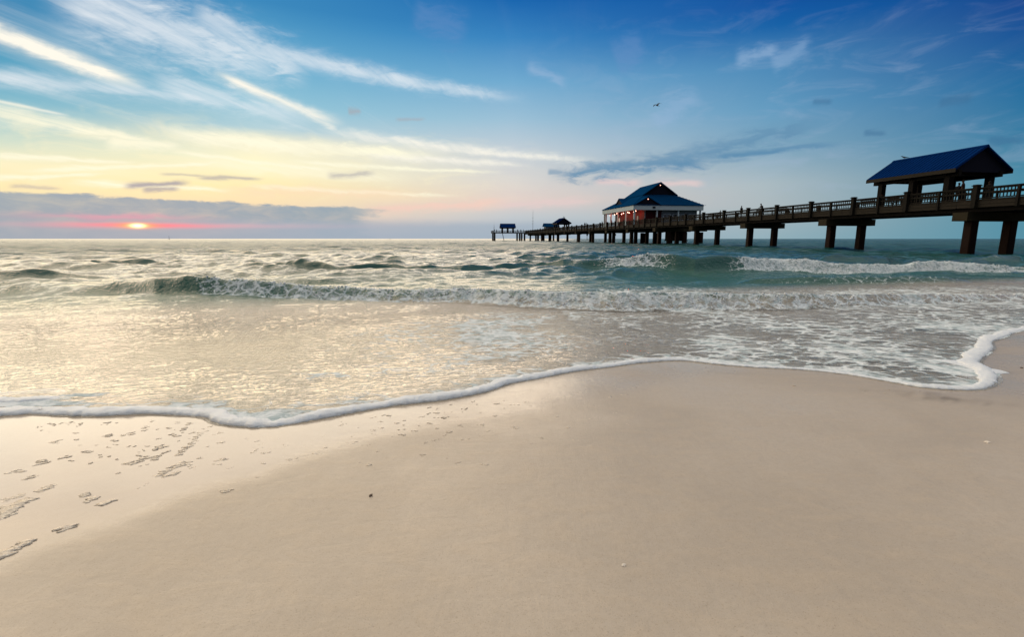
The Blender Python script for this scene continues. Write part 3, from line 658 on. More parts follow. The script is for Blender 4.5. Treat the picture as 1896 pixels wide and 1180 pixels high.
# flecks of foam left on the sand
def flecks():
    pos, rad, st, yw = [], [], [], []
    def streak(x0, y0, x1, y1, n, size):
        for _ in range(n):
            t = rng.random(); g = sand_pt(x0 + (x1 - x0) * t + rng.normal(0, 3), y0 + (y1 - y0) * t + rng.normal(0, 1.5))
            pos.append(g); rad.append(size * rng.uniform(.5, 1.3)); st.append(rng.uniform(1.2, 2.6)); yw.append(rng.normal(0.55, .3))
    for a in ((292, 882, 345, 856, 26, .010), (300, 884, 330, 876, 16, .009), (238, 862, 276, 846, 18, .010), (282, 834, 302, 826, 12, .009), (280, 852, 312, 836, 14, .009), (332, 842, 352, 824, 18, .009), (352, 824, 384, 790, 22, .008), (312, 805, 330, 808, 7, .008), (335, 800, 350, 785, 10, .008), (395, 805, 412, 800, 9, .007), (405, 822, 418, 818, 7, .007),
              (72, 912, 96, 900, 20, .011), (0, 962, 52, 924, 70, .012), (-30, 965, 40, 928, 50, .012), (0, 930, 40, 918, 24, .010), (-20, 1040, 52, 1004, 60, .012), (-40, 1050, 10, 1022, 40, .012), (110, 981, 132, 976, 14, .011), (153, 929, 178, 922, 12, .010), (152, 918, 170, 915, 8, .009), (183, 936, 208, 927, 14, .010),
              (112, 850, 128, 846, 7, .009), (66, 860, 88, 854, 8, .010), (20, 875, 38, 872, 6, .009), (46, 888, 60, 884, 6, .010), (100, 820, 116, 816, 6, .008), (150, 840, 164, 836, 7, .008), (190, 808, 205, 805, 6, .008), (236, 806, 248, 803, 6, .008), (208, 818, 216, 817, 4, .008), (455, 812, 463, 804, 7, .006), (470, 838, 484, 829, 7, .007), (400, 855, 412, 851, 5, .008), (365, 851, 372, 849, 4, .008), (528, 826, 536, 824, 3, .007), (416, 912, 424, 910, 4, .008)):
        streak(*a)
    for _ in range(230):
        x = rng.uniform(60, 1170); f = np.interp(x, [60, 300, 480, 720, 900, 1060, 1170], [775, 775, 797, 760, 735, 700, 690])
        y = f + rng.exponential(38 if x > 600 else 30) + 4
        if y > f + 130: continue
        g = sand_pt(x, y); k = rng.integers(1, 5); s0 = rng.uniform(.003, .0075)
        for _q in range(k):
            pos.append((g[0] + rng.normal(0, .012), g[1] + rng.normal(0, .008))); rad.append(s0 * rng.uniform(.6, 1.2)); st.append(rng.uniform(1.1, 2.4)); yw.append(rng.normal(.4, .4))
    for _ in range(70):
        x = rng.uniform(1040, 1720); f = np.interp(x, [1040, 1260, 1500, 1720], [692, 670, 688, 722]); g = sand_pt(x, f + rng.exponential(16) + 3)
        pos.append(g); rad.append(rng.uniform(.0025, .005)); st.append(1.5); yw.append(.3)
    P = np.array(pos); rad = np.array(rad)
    P3 = np.stack([P[:, 0], P[:, 1], sand_z(P[:, 0], P[:, 1]) + rad * 0.06], 1)
    clumps('foam_flecks', P3, rad, rng.uniform(.15, .28, len(rad)), 'foam_fleck', 'scattered flecks of drying foam on the wet sand before the foam line', 'sea foam', 0.18, (IV, IF), np.array(st), np.array(yw))
flecks()

# ------------------------------------------------------------------ mesh builder for built things
class MB:
    def __init__(s): s.v, s.f = [], []
    def add(s, v, f):
        b = len(s.v); s.v += [tuple(x) for x in v]; s.f += [tuple(i + b for i in q) for q in f]; return s
    def box(s, x0, x1, y0, y1, z0, z1):
        v = [(x0, y0, z0), (x1, y0, z0), (x1, y1, z0), (x0, y1, z0), (x0, y0, z1), (x1, y0, z1), (x1, y1, z1), (x0, y1, z1)]
        return s.add(v, [(0, 3, 2, 1), (4, 5, 6, 7), (0, 1, 5, 4), (1, 2, 6, 5), (2, 3, 7, 6), (3, 0, 4, 7)])
    def prism(s, prof, y0, y1, axis='y'):
        """prof: (x,z) outline, counter-clockwise; extruded along y (or along x with axis='x')"""
        n = len(prof)
        if axis == 'y': v = [(x, y0, z) for x, z in prof] + [(x, y1, z) for x, z in prof]
        else: v = [(y0, x, z) for x, z in prof] + [(y1, x, z) for x, z in prof]
        f = [tuple(range(n)), tuple(range(2 * n - 1, n - 1, -1))] + [(i, i + n, (i + 1) % n + n, (i + 1) % n) for i in range(n)]
        return s.add(v, f)
    def tube(s, p, q, r0, r1=None, n=8):
        r1 = r0 if r1 is None else r1
        p, q = Vector(p), Vector(q); d = (q - p).normalized(); a = d.orthogonal().normalized(); b = d.cross(a)
        v = [p + (a * cos(2 * pi * i / n) + b * sin(2 * pi * i / n)) * r0 for i in range(n)] + [q + (a * cos(2 * pi * i / n) + b * sin(2 * pi * i / n)) * r1 for i in range(n)]
        return s.add(v, [tuple(range(n - 1, -1, -1)), tuple(range(n, 2 * n))] + [(i, (i + 1) % n, (i + 1) % n + n, i + n) for i in range(n)])
    def ball(s, c, r, sc_=(1, 1, 1)):
        return s.add([(c[0] + x * r * sc_[0], c[1] + y * r * sc_[1], c[2] + z * r * sc_[2]) for x, y, z in IV], [tuple(q) for q in IF])
    def mesh(s, name):
        me = bpy.data.meshes.new(name); me.from_pydata(s.v, [], s.f); me.validate()
        bm = bmesh.new(); bm.from_mesh(me); bmesh.ops.recalc_face_normals(bm, faces=bm.faces[:]); bm.to_mesh(me); bm.free()
        me.update(); return me
    def obj(s, name, mat, parent=None, label=None):
        o = link(name, s.mesh(name), mat, parent)
        if label: o['label'] = label
        return o
PAZ = R(8.0)                                            # the pier runs out to sea, 8 degrees left of the view
def P(D, s, z=0.0): return Vector((D * cos(PAZ) - s * sin(PAZ), D * sin(PAZ) + s * cos(PAZ), z))
def at_px(x, y, D):
    th = R(azel(x, y)[0]) + PAZ; return D / tan(th)     # metres along the pier at which offset D is seen in column x
def thing(name, label, cat, D, s, z, yaw=0.0, group=None):
    o = bpy.data.objects.new(name, None); COL.objects.link(o); o.empty_display_size = 0.3
    o.location = P(D, s, z); o.rotation_euler = (0, 0, PAZ + yaw)
    return tag(o, label, cat, group)
def copy_tree(o, parent=None):
    c = o.copy(); COL.objects.link(c); c.parent = parent
    for ch in [q for q in bpy.data.objects if q.parent == o]: copy_tree(ch, c)
    return c
# ------------------------------------------------------------------ the pier
DN, DF = 43.5, 49.5                 # near and far edge
DECK = 4.38
S_START, S_END = -12.0, 262.0
POST0, POSTD = 35.35, 6.1
D0 = 46.5
pier = thing('pier', 'long dark timber pier on square piles reaching from the right far out to sea', 'pier', D0, 30.0, 0)
def L(D, s): return D - D0, s - 30.0
def lbox(mb, d0, d1, s0, s1, z0, z1): return mb.box(d0 - D0, d1 - D0, s0 - 30, s1 - 30, z0, z1)
HD0, HD1, HS0, HS1 = 43.5, 60.6, 106.5, 131.5        # platform under the house
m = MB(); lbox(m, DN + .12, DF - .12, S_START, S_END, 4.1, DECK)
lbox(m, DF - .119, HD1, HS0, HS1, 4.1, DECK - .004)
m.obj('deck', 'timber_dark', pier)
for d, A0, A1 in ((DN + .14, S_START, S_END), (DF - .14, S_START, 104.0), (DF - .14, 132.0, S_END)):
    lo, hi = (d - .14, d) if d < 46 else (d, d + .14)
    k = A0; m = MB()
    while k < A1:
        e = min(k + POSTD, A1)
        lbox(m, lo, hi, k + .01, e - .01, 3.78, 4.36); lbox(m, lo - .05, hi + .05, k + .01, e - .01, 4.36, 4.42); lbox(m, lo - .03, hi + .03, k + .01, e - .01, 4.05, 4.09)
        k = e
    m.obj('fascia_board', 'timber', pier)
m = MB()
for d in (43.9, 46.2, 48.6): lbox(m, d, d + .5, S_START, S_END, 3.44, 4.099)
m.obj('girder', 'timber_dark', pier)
# bents: a cap beam and two square piles every 15.24 m
cap_me = MB().box(-3.15, 3.15, -.62, .62, 2.72, 3.436).mesh('cap_beam')
def pile_mesh():
    m = MB(); n = 10; h = .365
    zs = np.linspace(-2.5, 2.72, n); c = .06; v = []; f = []
    ring = [(-h + c, -h), (h - c, -h), (h, -h + c), (h, h - c), (h - c, h), (-h + c, h), (-h, h - c), (-h, -h + c)]
    for z in zs: v += [(x * (1 + .02 * random.uniform(-1, 1)), y * (1 + .02 * random.uniform(-1, 1)), z) for x, y in ring]
    for i in range(n - 1):
        for j in range(8): f.append((i * 8 + j, i * 8 + (j + 1) % 8, (i + 1) * 8 + (j + 1) % 8, (i + 1) * 8 + j))
    return m.add(v, f).mesh('pile')
pile_me = pile_mesh()
def part(name, me, mat, D, s, z=0, parent=pier):
    o = link(name, me, mat, parent); o.location = (D - D0, s - 30, z); return o
for k in range(-2, 15):
    s = 36.3 + 15.24 * k
    part('cap_beam', cap_me, 'concrete', D0, s)
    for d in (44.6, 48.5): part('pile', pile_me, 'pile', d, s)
house_caps = MB().box(-5.55, 5.55, -.5, .5, 2.9, 3.6).mesh('cap_beam')
for s in (107.6, 115.2, 122.9, 130.4):
    part('cap_beam', house_caps, 'concrete', 55.2, s)
    for d in (51.6, 55.4, 59.6): part('pile', pile_me, 'pile', d, s)
for s in (111.4, 119.0, 126.6):
    for d in (45.2, 53.4): part('pile', pile_me, 'pile', d, s)
m = MB()
for d in (50.2, 53, 56, 60): lbox(m, d, d + .45, HS0, HS1, 3.61, 4.098)
m.obj('girder', 'timber_dark', pier)
m = MB(); lbox(m, 53.2, 56.6, 108.6, 112.8, .9, 3.58); lbox(m, 53.0, 56.8, 108.4, 113.0, .7, .9)
m.obj('service_box', 'timber_dark', pier)
# rails: tall capped posts every 6.1 m, a slim post between, panels of balusters
tall = MB().box(-.19, .19, -.17, .17, 3.74, 5.50).box(-.26, .26, -.24, .24, 5.50, 5.56).box(-.20, .20, -.18, .18, 5.56, 5.62).mesh('railing_post')
slim = MB().box(-.11, .09, -.085, .085, 3.72, 5.36).mesh('slim_post')
def panel_mesh():
    m = MB()
    for a, b in ((.19, 2.95), (3.15, 5.91)):
        n = 11; step = (b - a) / n
        for i in range(1, n): y = a + step * i; m.box(-.02, .02, y - .038, y + .038, 4.52, 5.28)
        m.box(-.045, .045, a, b, 4.90, 5.02); m.box(-.05, .05, a, b, 4.47, 4.55)
    m.box(-.13, .11, .19, 5.91, 5.30, 5.38); m.box(-.06, .06, .19, 5.91, 5.20, 5.30)
    return m.mesh('railing_panel')
panel = panel_mesh()
fm = MB()
for z in (4.55, 4.85): fm.box(-.02, .02, .19, 5.91, z, z + .03)
far_panel = fm.box(-.11, .13, .19, 5.91, 5.30, 5.38).box(-.06, .06, 2.99, 3.11, 4.40, 5.299).mesh('railing_panel')
k0 = int((S_START - POST0) / POSTD)
for k in range(k0, 38):
    s = POST0 + POSTD * k
    if s > S_END - 1: break
    part('railing_post', tall, 'timber_rail', DN - .05, s)
    part('slim_post', slim, 'timber_rail', DN - .03, s + POSTD / 2)
    part('railing_panel', panel, 'timber_rail', DN + .06, s)
    if not (HS0 - 6 < s < HS1 - 1):
        part('railing_panel', far_panel, 'timber_rail', DF - .06, s)
        if k % 2 == 0 or s < 110: part('railing_post', tall, 'timber_rail', DF + .05, s)
# head of the pier: a cross platform
TS0, TS1, TD0, TD1 = 258.0, 270.0, 26.3, 60.0
m = MB(); lbox(m, TD0, TD1, S_END + .02, TS1, 4.08, 4.4); lbox(m, TD0, DN, TS0, S_END + .018, 4.08, 4.4)
m.obj('head_deck', 'timber_dark', pier)
for d in (27.2, 40.6, 43.2, 52.5, 59):
    for s in (259.4, 268.8): part('pile', pile_me, 'pile', d, s).scale = (1.15, 1.15, 4.1 / 2.72)
m = MB(); m.tube((31.9 - D0, 264 - 30, 4.1), (33 - D0, 264 - 30, -1), .16); m.obj('brace_pole', 'metal_dark', pier)
m = MB()
for d in np.arange(TD0 + .1, 43.4, 1.5): lbox(m, d - .06, d + .06, TS0, TS0 + .1, 4.4, 5.4)
for s in np.arange(TS0 + 1.4, TS1, 1.5): lbox(m, TD0 + .04, TD0 + .14, s - .06, s + .06, 4.4, 5.4)
for d in np.arange(TD0 + .1, TD1, 1.5): lbox(m, d - .06, d + .06, TS1 - .1, TS1, 4.4, 5.4)
for z in (4.62, 4.95, 5.4):
    lbox(m, TD0, 43.4, TS0 - .02, TS0 + .05, z, z + .09); lbox(m, TD0 - .02, TD0 + .05, TS0 + .051, TS1 - .11, z, z + .09); lbox(m, TD0 + .051, TD1, TS1 - .07, TS1 + .02, z, z + .09)
m.obj('head_railing', 'timber_rail', pier)

# ------------------------------------------------------------------ shelters on the pier
def make_shelter(label, D, s, yaw=0.0, half=4.5, group='gabled shelters on the pier'):
    t = thing('pier_shelter', label, 'shelter', D, s, DECK, yaw, group)
    ez, rz, hw = 2.88, 4.82, 2.9           # eave, ridge (over the deck), half width
    th = .14
    rf = MB()
    for sg in (-1, 1):
        prof = [(0, rz), (sg * hw, ez), (sg * hw, ez - th), (0, rz - th)]
        rf.prism(prof if sg > 0 else prof[::-1], -half, half)
    ro = rf.obj('roof', 'roof_blue', t)
    seam = MB()
    for i in range(int(half * 2 / .42) + 1):
        y = -half + .05 + i * .42
        for sg in (-1, 1):
            seam.prism([(0, rz + .05), (sg * hw, ez + .05), (sg * hw, ez - .01), (0, rz - .01)][::sg], y, y + .045)
    seam.prism([(-.2, rz - .09), (.2, rz - .09), (0, rz + .07)], -half - .01, half + .01)
    seam.obj('standing_seam', 'roof_blue', ro)
    fb = MB()
    for sg in (-1, 1): fb.box(sg * hw - .03, sg * hw + .03, -half, half, ez - .36, ez - .03)
    fb.obj('eave_board', 'timber', ro)
    for y in (-half + .35, half - .42):
        gb = MB().prism([(-hw + .15, ez - .28), (hw - .15, ez - .28), (hw - .15, ez - .05), (0, rz - .16), (-hw + .15, ez - .05)], y, y + .07)
        gb.obj('gable_panel', 'gable_dark', t)
    bm_ = MB()
    for x in (-2.1, 2.1): bm_.box(x - .16, x + .16, -half + .25, half - .25, 2.25, 2.75)
    for y in (-half + 1.15, 0, half - 1.15): bm_.box(-2.6, 2.6, y - .12, y + .12, 2.40, 2.72)
    bm_.obj('beam', 'timber_dark', t)
    cm = MB().box(-.24, .24, -.24, .24, 0, 2.25).mesh('column')
    for x in (-2.1, 2.1):
        for y in (-half + 1.15, 0, half - 1.15):
            c = link('column', cm, 'timber_dark', t); c.location = (x, y, 0)
    return t
make_shelter('big open shelter with blue seamed metal roof, nearest the beach', 46.6, 42.0)
make_shelter('gable-ended open shelter beyond the house with a bird on its ridge', 46.7, 191.5)
make_shelter('far open shelter standing alone on the end platform, long side on', 34.8, 264.5, pi / 2, 4.1)

# low blue roofed hut behind the second shelter
def hut():
    t = thing('kiosk', 'low kiosk with pale blue roof partly hidden by the gable-ended shelter', 'kiosk', 47.0, 212, DECK)
    MB().box(-2.6, 2.6, -2, 2, 0, 2.0).obj('wall', 'wall_pale', t)
    MB().prism([(-2.4, 2.0), (2.4, 2.0), (0, 3.5)], -3.4, 3.4, 'x').obj('roof', 'roof_house', t)
    MB().box(-1.3, 1.3, -2.03, -2.0, .9, 1.7).obj('window', 'glass_dark', t)
    MB().box(1.5, 2.3, -2.03, -2.0, 0, 1.8).obj('door', 'timber_dark', t)
hut()

# ------------------------------------------------------------------ house on the pier
def house():
    HC = 51.5; SC = 119.0; hd, hs = 8.5, 11.0
    t = thing('pier_house', 'white boarded house with big blue hipped roof halfway along the pier', 'house', HC, SC, DECK)
    z0, z1, z2, z3 = 3.35, 4.50, 7.25, 10.15
    # roof, lower hip and upper gable
    m = MB(); a, b = hd + .12, hs + .12; c, d = 3.9, 5.6
    v = [(-a, -b, z1 + .02), (a, -b, z1 + .02), (a, b, z1 + .02), (-a, b, z1 + .02), (-c, -d, z2), (c, -d, z2), (c, d, z2), (-c, d, z2), (-a, -b, z1 - .12), (a, -b, z1 - .12), (a, b, z1 - .12), (-a, b, z1 - .12)]
    m.add(v, [(0, 1, 5, 4), (1, 2, 6, 5), (2, 3, 7, 6), (3, 0, 4, 7), (4, 5, 6, 7), (8, 9, 1, 0), (9, 10, 2, 1), (10, 11, 3, 2), (11, 8, 0, 3), (8, 11, 10, 9)])
    for sg in (-1, 1):
        pr = [(0, z3), (sg * 4.35, z2 - .42 + .35), (sg * 4.35, z2 - .42 + .17), (0, z3 - .18)]
        m.prism(pr if sg > 0 else pr[::-1], -d - .7, d + .7)
    # roofs of the two small gables
    gx, gw, gz = -5.2, 3.1, 6.35
    for sg in (-1, 1):
        pr = [(gx, gz), (gx + sg * gw, z1 + .05), (gx + sg * gw, z1 - .08), (gx, gz - .14)]
        m.prism(pr if sg > 0 else pr[::-1], -hs - .30, -hs + 3.8)
    ly, lw, lz = 2.0, 2.6, 6.9
    for sg in (-1, 1):
        pr = [(ly, lz), (ly + sg * lw, z1 + .85), (ly + sg * lw, z1 + .72), (ly, lz - .14)]
        m.prism(pr if sg > 0 else pr[::-1], -hd + 1.2, -hd + 5.0, 'x')
    ro = m.obj('roof', 'roof_house', t)
    sm = MB()
    for i in range(34):
        x = -a + .3 + i * .52
        tt = min(1.0, (a - abs(x)) / (a - c)) if abs(x) > c else 1.0
        sm.add([(x - .03, -b, z1 + .03), (x + .03, -b, z1 + .03), (x + .03, -b + (b - d) * tt, z1 + .05 + (z2 - z1) * tt), (x - .03, -b + (b - d) * tt, z1 + .05 + (z2 - z1) * tt), (x - .03, -b, z1 + .09), (x + .03, -b, z1 + .09), (x + .03, -b + (b - d) * tt, z1 + .11 + (z2 - z1) * tt), (x - .03, -b + (b - d) * tt, z1 + .11 + (z2 - z1) * tt)], [(0, 3, 2, 1), (4, 5, 6, 7), (0, 1, 5, 4), (1, 2, 6, 5), (2, 3, 7, 6), (3, 0, 4, 7)])
    sm.obj('standing_seam', 'roof_house', ro)
    GP = lambda *a: MB().prism(*a).obj('gable_panel', 'gable_dark', t)
    GP([(-3.7, z2 + .03), (3.7, z2 + .03), (0, z3 - .25)], -d - .15, -d); GP([(-3.7, z2 + .03), (3.7, z2 + .03), (0, z3 - .25)], d, d + .15)
    GP([(gx - gw + .35, z1 + .03), (gx + gw - .35, z1 + .03), (gx, gz - .2)], -hs - .06, -hs + .1)
    GP([(ly - lw + .35, z1 + .9), (ly + lw - .35, z1 + .9), (ly, lz - .2)], -hd + 1.4, -hd + 1.5, 'x')
    tr = MB()
    for y0, y1 in ((-hs, -hs + .22), (hs - .22, hs)): tr.box(-hd, hd, y0, y1, z0, z1 - .13)
    for x0, x1 in ((-hd, -hd + .22), (hd - .22, hd)): tr.box(x0, x1, -hs + .221, hs - .221, z0, z1 - .13)
    tr.obj('fascia', 'white_trim', t)
    MB().box(-hd + .23, hd - .23, -hs + .23, hs - .23, z0 + .3, z0 + .4).obj('soffit', 'wall_pale', t)
    # walls: set back behind a porch on the left side
    w = MB()
    w.box(-5.2, 7.6, -hs + 1.2, -hs + 1.35, 0, z0 + .295)
    w.box(-5.2, -5.0, -hs + 1.351, hs - 1.2, 0, z0 + .295); w.box(7.45, 7.6, -hs + 1.351, hs - 1.2, 0, z0 + .295); w.box(-5.2, 7.6, hs - 1.199, hs - 1.05, 0, z0 + .295)
    w.obj('wall', 'wall_pale', t)
    rw = MB(); rw.box(-5.26, -5.203, -hs + 1.5, hs - 1.4, .05, z0 + .28); rw.obj('red_glow_panel', 'red_glow_wall', t); MB().box(-5.0, -1.2, -hs + 1.13, -hs + 1.197, .05, z0 + .1).obj('dark_opening_panel', 'dark_opening_panel', t)  # flat panels over the pale wall, coloured as the red-lit porch and opening
    wi = MB().box(-.75, .75, -.04, .02, 0, 1.25).mesh('window'); fr = MB()
    fr.box(-.85, .85, -.07, .0, -.1, .0); fr.box(-.85, .85, -.07, 0, 1.25, 1.35); fr.box(-.85, -.75, -.07, 0, .0, 1.25); fr.box(.75, .85, -.07, 0, .0, 1.25); fr.box(-.03, .03, -.06, -.041, 0, 1.25)
    frm = fr.mesh('window_frame')
    for x in (.2, 2.4, 4.4, 6.4):
        o = link('window', wi, 'glass_dark', t); o.location = (x, -hs + 1.19, 1.2)
        q = link('window_frame', frm, 'white_trim', o)
    dm = MB().box(-.5, .5, -.05, .0, .02, 2.2).mesh('door')
    for y in (-6, 1.5, 6.5):
        o = link('door', dm, 'glass_dark', t); o.location = (-5.262, y, 0); o.rotation_euler = (0, 0, -pi / 2)
    cm = MB().box(-.16, .16, -.16, .16, 0, z0 + .28).mesh('porch_column')
    for x, y in ((-hd + .5, -hs + .5), (-hd + .5, -hs + 5.6), (-hd + .5, .2), (-hd + .5, 5.4), (-hd + .5, hs - 1.8), (-hd + .5, hs - .5), (-2.6, -hs + .5), (2.6, -hs + .5), (hd - .5, -hs + .5)):
        o = link('porch_column', cm, 'white_trim', t); o.location = (x, y, 0)
    bx = MB().box(-.32, .32, -.12, 0, 0, .35).obj('wall_lamp_box', 'gable_dark', t); bx.location = (-3.6, -hs - .003, z0 + .4)
    pl = MB().ball((0, -d - .35, z3 - .75), .09); pl.ball((gx, -hs - .3, gz - .62), .09); pl.obj('gable_lamp', 'lit_bulb', t)
    # lit bulbs under the porch ceiling with the red light they give
    bm1 = MB().ball((0, 0, 0), .13).mesh('bulb')
    rd = MB().tube((0, 0, .1), (0, 0, .5), .02).mesh('bulb_rod')
    for i, y in enumerate((-9.2, -7.2, -5.2, -3.4, -1.4, .8, 3.2, 5.8, 8.2)):
        h = bpy.data.objects.new('porch_lamp', bm1); COL.objects.link(h); bm1.materials.append(MAT['lit_bulb']) if not bm1.materials else None
        h.parent = t; h.location = (-7.2 + .35 * (i % 2), y, z0 - .15 - .12 * (i % 3)); link('bulb_rod', rd, 'metal_dark', h)
    for y in (-7.5, -1.5, 4.5):
        pl = bpy.data.lights.new('porch_lamp_light', 'POINT'); pl.energy = 130; pl.color = (1, .16, .09); pl.shadow_soft_size = .2
        o = bpy.data.objects.new('porch_lamp_light', pl); COL.objects.link(o); o.location = (-6.6, y, 2.6); o.parent = t
    return t
house()
# service items about the house and the far part of the pier
def mast(label, D, s, h, name='flag_mast', cat='mast'):
    t = thing(name, label, cat, D, s, DECK)
    MB().tube((0, 0, 0), (0, 0, h), .09, .04).obj('pole', 'metal_dark', t)
    m = MB()
    for z in (h * .42, h * .55, h * .7): m.tube((-.55, 0, z), (.35, 0, z), .03)
    m.obj('crossarm', 'metal_dark', t)
    m = MB().tube((0, 0, h), (0, 0, h + .9), .02); m.obj('antenna', 'metal_dark', t)
mast('tall thin mast with short crossarms standing on the far pier', 44.3, 241.0, 10.0)
mast('short bare pole on the outer corner of the end platform', 26.9, 259.0, 4.2)

# ------------------------------------------------------------------ benches and tables along the rail
def make_bench():
    t = thing('bench', 'x', 'bench', 0, 0, DECK)
    m = MB()
    for i in range(4): m.box(-.24 + i * .13, -.13 + i * .13, -.9, .9, .42, .47)
    m.obj('seat', 'furniture', t)
    m = MB()
    for i in range(3): m.box(.29, .33, -.9, .9, .56 + i * .13, .66 + i * .13)
    m.obj('backrest', 'furniture', t)
    lg = MB().box(-.24, .33, -.03, .03, .36, .42).box(-.22, -.16, -.03, .03, 0, .36).box(.24, .33, -.03, .03, 0, .36).box(.27, .33, -.03, .03, .42, .92).mesh('leg')
    for y in (-.8, .8): o = link('leg', lg, 'furniture', t); o.location = (0, y, 0)
    return t
bench0 = make_bench()
BENCHES = [(1643, 'dark bench under the big shelter beside its seaward corner column'), (1664, 'dark bench under the big shelter between the seaward and middle columns'), (1716, 'dark bench under the big shelter just right of its middle column'),
           (1452, 'dark bench behind the railing well seaward of the big shelter'), (1404, 'dark bench behind the railing next to the stooping person'), (1328, 'dark bench behind the railing close to the house'), (1313, 'dark bench behind the railing almost at the house roof corner'), (1612, 'dark bench behind the railing just seaward of the big shelter')]
for i, (x, lab) in enumerate(BENCHES):
    o = bench0 if i == 0 else copy_tree(bench0)
    D = 44.5; o.location = P(D, at_px(x, 372 if x > 1550 else 390, D), DECK); o.rotation_euler = (0, 0, PAZ + (pi if i % 2 else 0))
    tag(o, lab, 'bench', 'benches along the pier railing')

# ------------------------------------------------------------------ people
def skin_mesh(name, verts, edges, radii, root=0, sub=2):
    me = bpy.data.meshes.new(name + '_src'); me.from_pydata(verts, edges, []); me.update()
    o = bpy.data.objects.new(name + '_src', me); COL.objects.link(o)
    md = o.modifiers.new('s', 'SKIN'); md.use_smooth_shade = True; md.branch_smoothing = 0.4
    sv = me.skin_vertices[0].data
    for i, r in enumerate(radii): sv[i].radius = (r, r) if not isinstance(r, tuple) else r; sv[i].use_root = (i == root)
    ss = o.modifiers.new('u', 'SUBSURF'); ss.levels = sub; ss.render_levels = sub
    dg = bpy.context.evaluated_depsgraph_get(); dg.update()
    out = bpy.data.meshes.new_from_object(o.evaluated_get(dg)); out.name = name
    bpy.data.objects.remove(o); bpy.data.meshes.remove(me)
    return out
def person(label, D, s, yaw, h=1.75, pose='stand', shirt='cloth_dark', trousers='cloth_dark', z=DECK, group=None, hairlong=False):
    t = thing('person', label, 'person', D, s, z, yaw, group)
    k = h / 1.75; V_, E_, R_ = [], [], []
    def v(x, y, zz, r, par=None):
        V_.append((x * k, y * k, zz * k)); R_.append(r * k); i = len(V_) - 1
        if par is not None: E_.append((par, i))
        return i
    bend = {'stand': 0.03, 'walk': .05, 'lean': .42, 'stoop': .75, 'arms': .02}[pose]
    hipy = {'lean': -.08, 'stoop': -.15}.get(pose, 0)
    def up(d): return (hipy + sin(bend) * d, .94 + cos(bend) * d)      # y forward
    pel = v(0, hipy, .94, .135)
    y, zz = up(.16); wa = v(0, y, zz, .125, pel)
    y, zz = up(.36); ch = v(0, y, zz, .15, wa)
    y, zz = up(.50); nb = v(0, y, zz, .075, ch)
    y, zz = up(.57); nk = v(0, y + .01, zz, .055, nb)
    y, zz = up(.66); hd = v(0, y + .03, zz, .088, nk)
    y, zz = up(.74); tp = v(0, y + .03, zz, .085, hd)
    y, zz = up(.66); v(0, y + .13, zz - .015, .018, hd)                # nose
    hy, hz = up(.72)
    sh = up(.47)
    arms = []
    for sg in (-1, 1):
        a = v(sg * .19, sh[0], sh[1] - .01, .062, ch)
        if pose in ('lean', 'stoop'):
            e = v(sg * .22, sh[0] + .10, sh[1] - .26, .045, a); w = v(sg * .16, sh[0] + .33, sh[1] - .28, .032, e)
        elif pose == 'arms':
            e = v(sg * .26, sh[0] + .02, sh[1] - .27, .045, a); w = v(sg * .12, sh[0] + .24, sh[1] - .22, .032, e)
        else:
            sw = .12 * sg if pose == 'walk' else .03
            e = v(sg * .24, sh[0] + sw * .4 - .02, sh[1] - .29, .045, a); w = v(sg * .24, sh[0] + sw + .06, sh[1] - .53, .032, e)
        wv = Vector(V_[w]) / k; ev = Vector(V_[e]) / k; d = (wv - ev).normalized()
        pm = v(*(wv + d * .07), .036, w)
        side = Vector((0, 1, 0)) if abs(d.y) < .6 else Vector((1, 0, 0))
        pv = Vector(V_[pm]) / k
        for q in range(4):
            f1 = v(*(pv + d * .04 + side * (.027 - .018 * q)), .0095, pm); v(*(pv + d * (.085 - .008 * abs(q - 1.3)) + side * (.027 - .018 * q) + Vector((-sg * .012, 0, 0))), .008, f1)
        v(*(wv + d * .055 + side * .06), .011, pm)
        arms.append((a, e, w))
    legs = []
    for sg in (-1, 1):
        st = (.20 * sg) if pose == 'walk' else (.03 * sg)
        hp = v(sg * .09, hipy, .88, .098, pel)
        kn = v(sg * .10, hipy * .4 + st * .7 + .02, .49, .062, hp)
        an = v(sg * .105, st * 1.1 - .02, .085, .042, kn)
        v(sg * .115, st * 1.1 + .14, .035, .036, an); v(sg * .105, st * 1.1 - .06, .04, .034, an)
        legs.append((hp, kn, an))
    body = link('body', skin_mesh('body', V_, E_, R_, pel), 'skin', t)
    def cloth(name, idx, mat, sc_):
        mp = {i: j for j, i in enumerate(idx)}
        ee = [(mp[a], mp[b]) for a, b in E_ if a in mp and b in mp]
        link(name, skin_mesh(name, [V_[i] for i in idx], ee, [R_[i] * sc_ for i in idx]), mat, t)
    cloth('shirt', [pel, wa, ch, nb, arms[0][0], arms[0][1], arms[1][0], arms[1][1]], shirt, 1.16)
    cloth('trousers', [pel, legs[0][0], legs[0][1], legs[0][2], legs[1][0], legs[1][1], legs[1][2]], trousers, 1.17)
    hm = MB().ball((0, hy * k, hz * k), .105 * k, (.95, 1.0, .92))
    if hairlong: hm.ball((0, (hy - .06) * k, (hz - .14) * k), .09 * k, (1, .7, 1.5))
    hm.obj('hair', 'hair', t)
    return t
PP = 'people on the pier'
NEAR = 44.15
spos = lambda x, y, D=NEAR: at_px(x, y, D)
WEST = pi / 2           # yaw: facing out over the near railing (to the left)
person('person in dark red top standing in profile under the big shelter', 44.0, spos(1783, 350, 44.0), WEST * .35, 1.84, 'stand', 'cloth_red', 'cloth_dark', group=PP)
person('shorter person in dark clothes beside the big shelter front column', 44.3, spos(1774.5, 350, 44.3), -WEST * .9, 1.66, 'stand', 'cloth_dark', 'cloth_dark', group=PP)
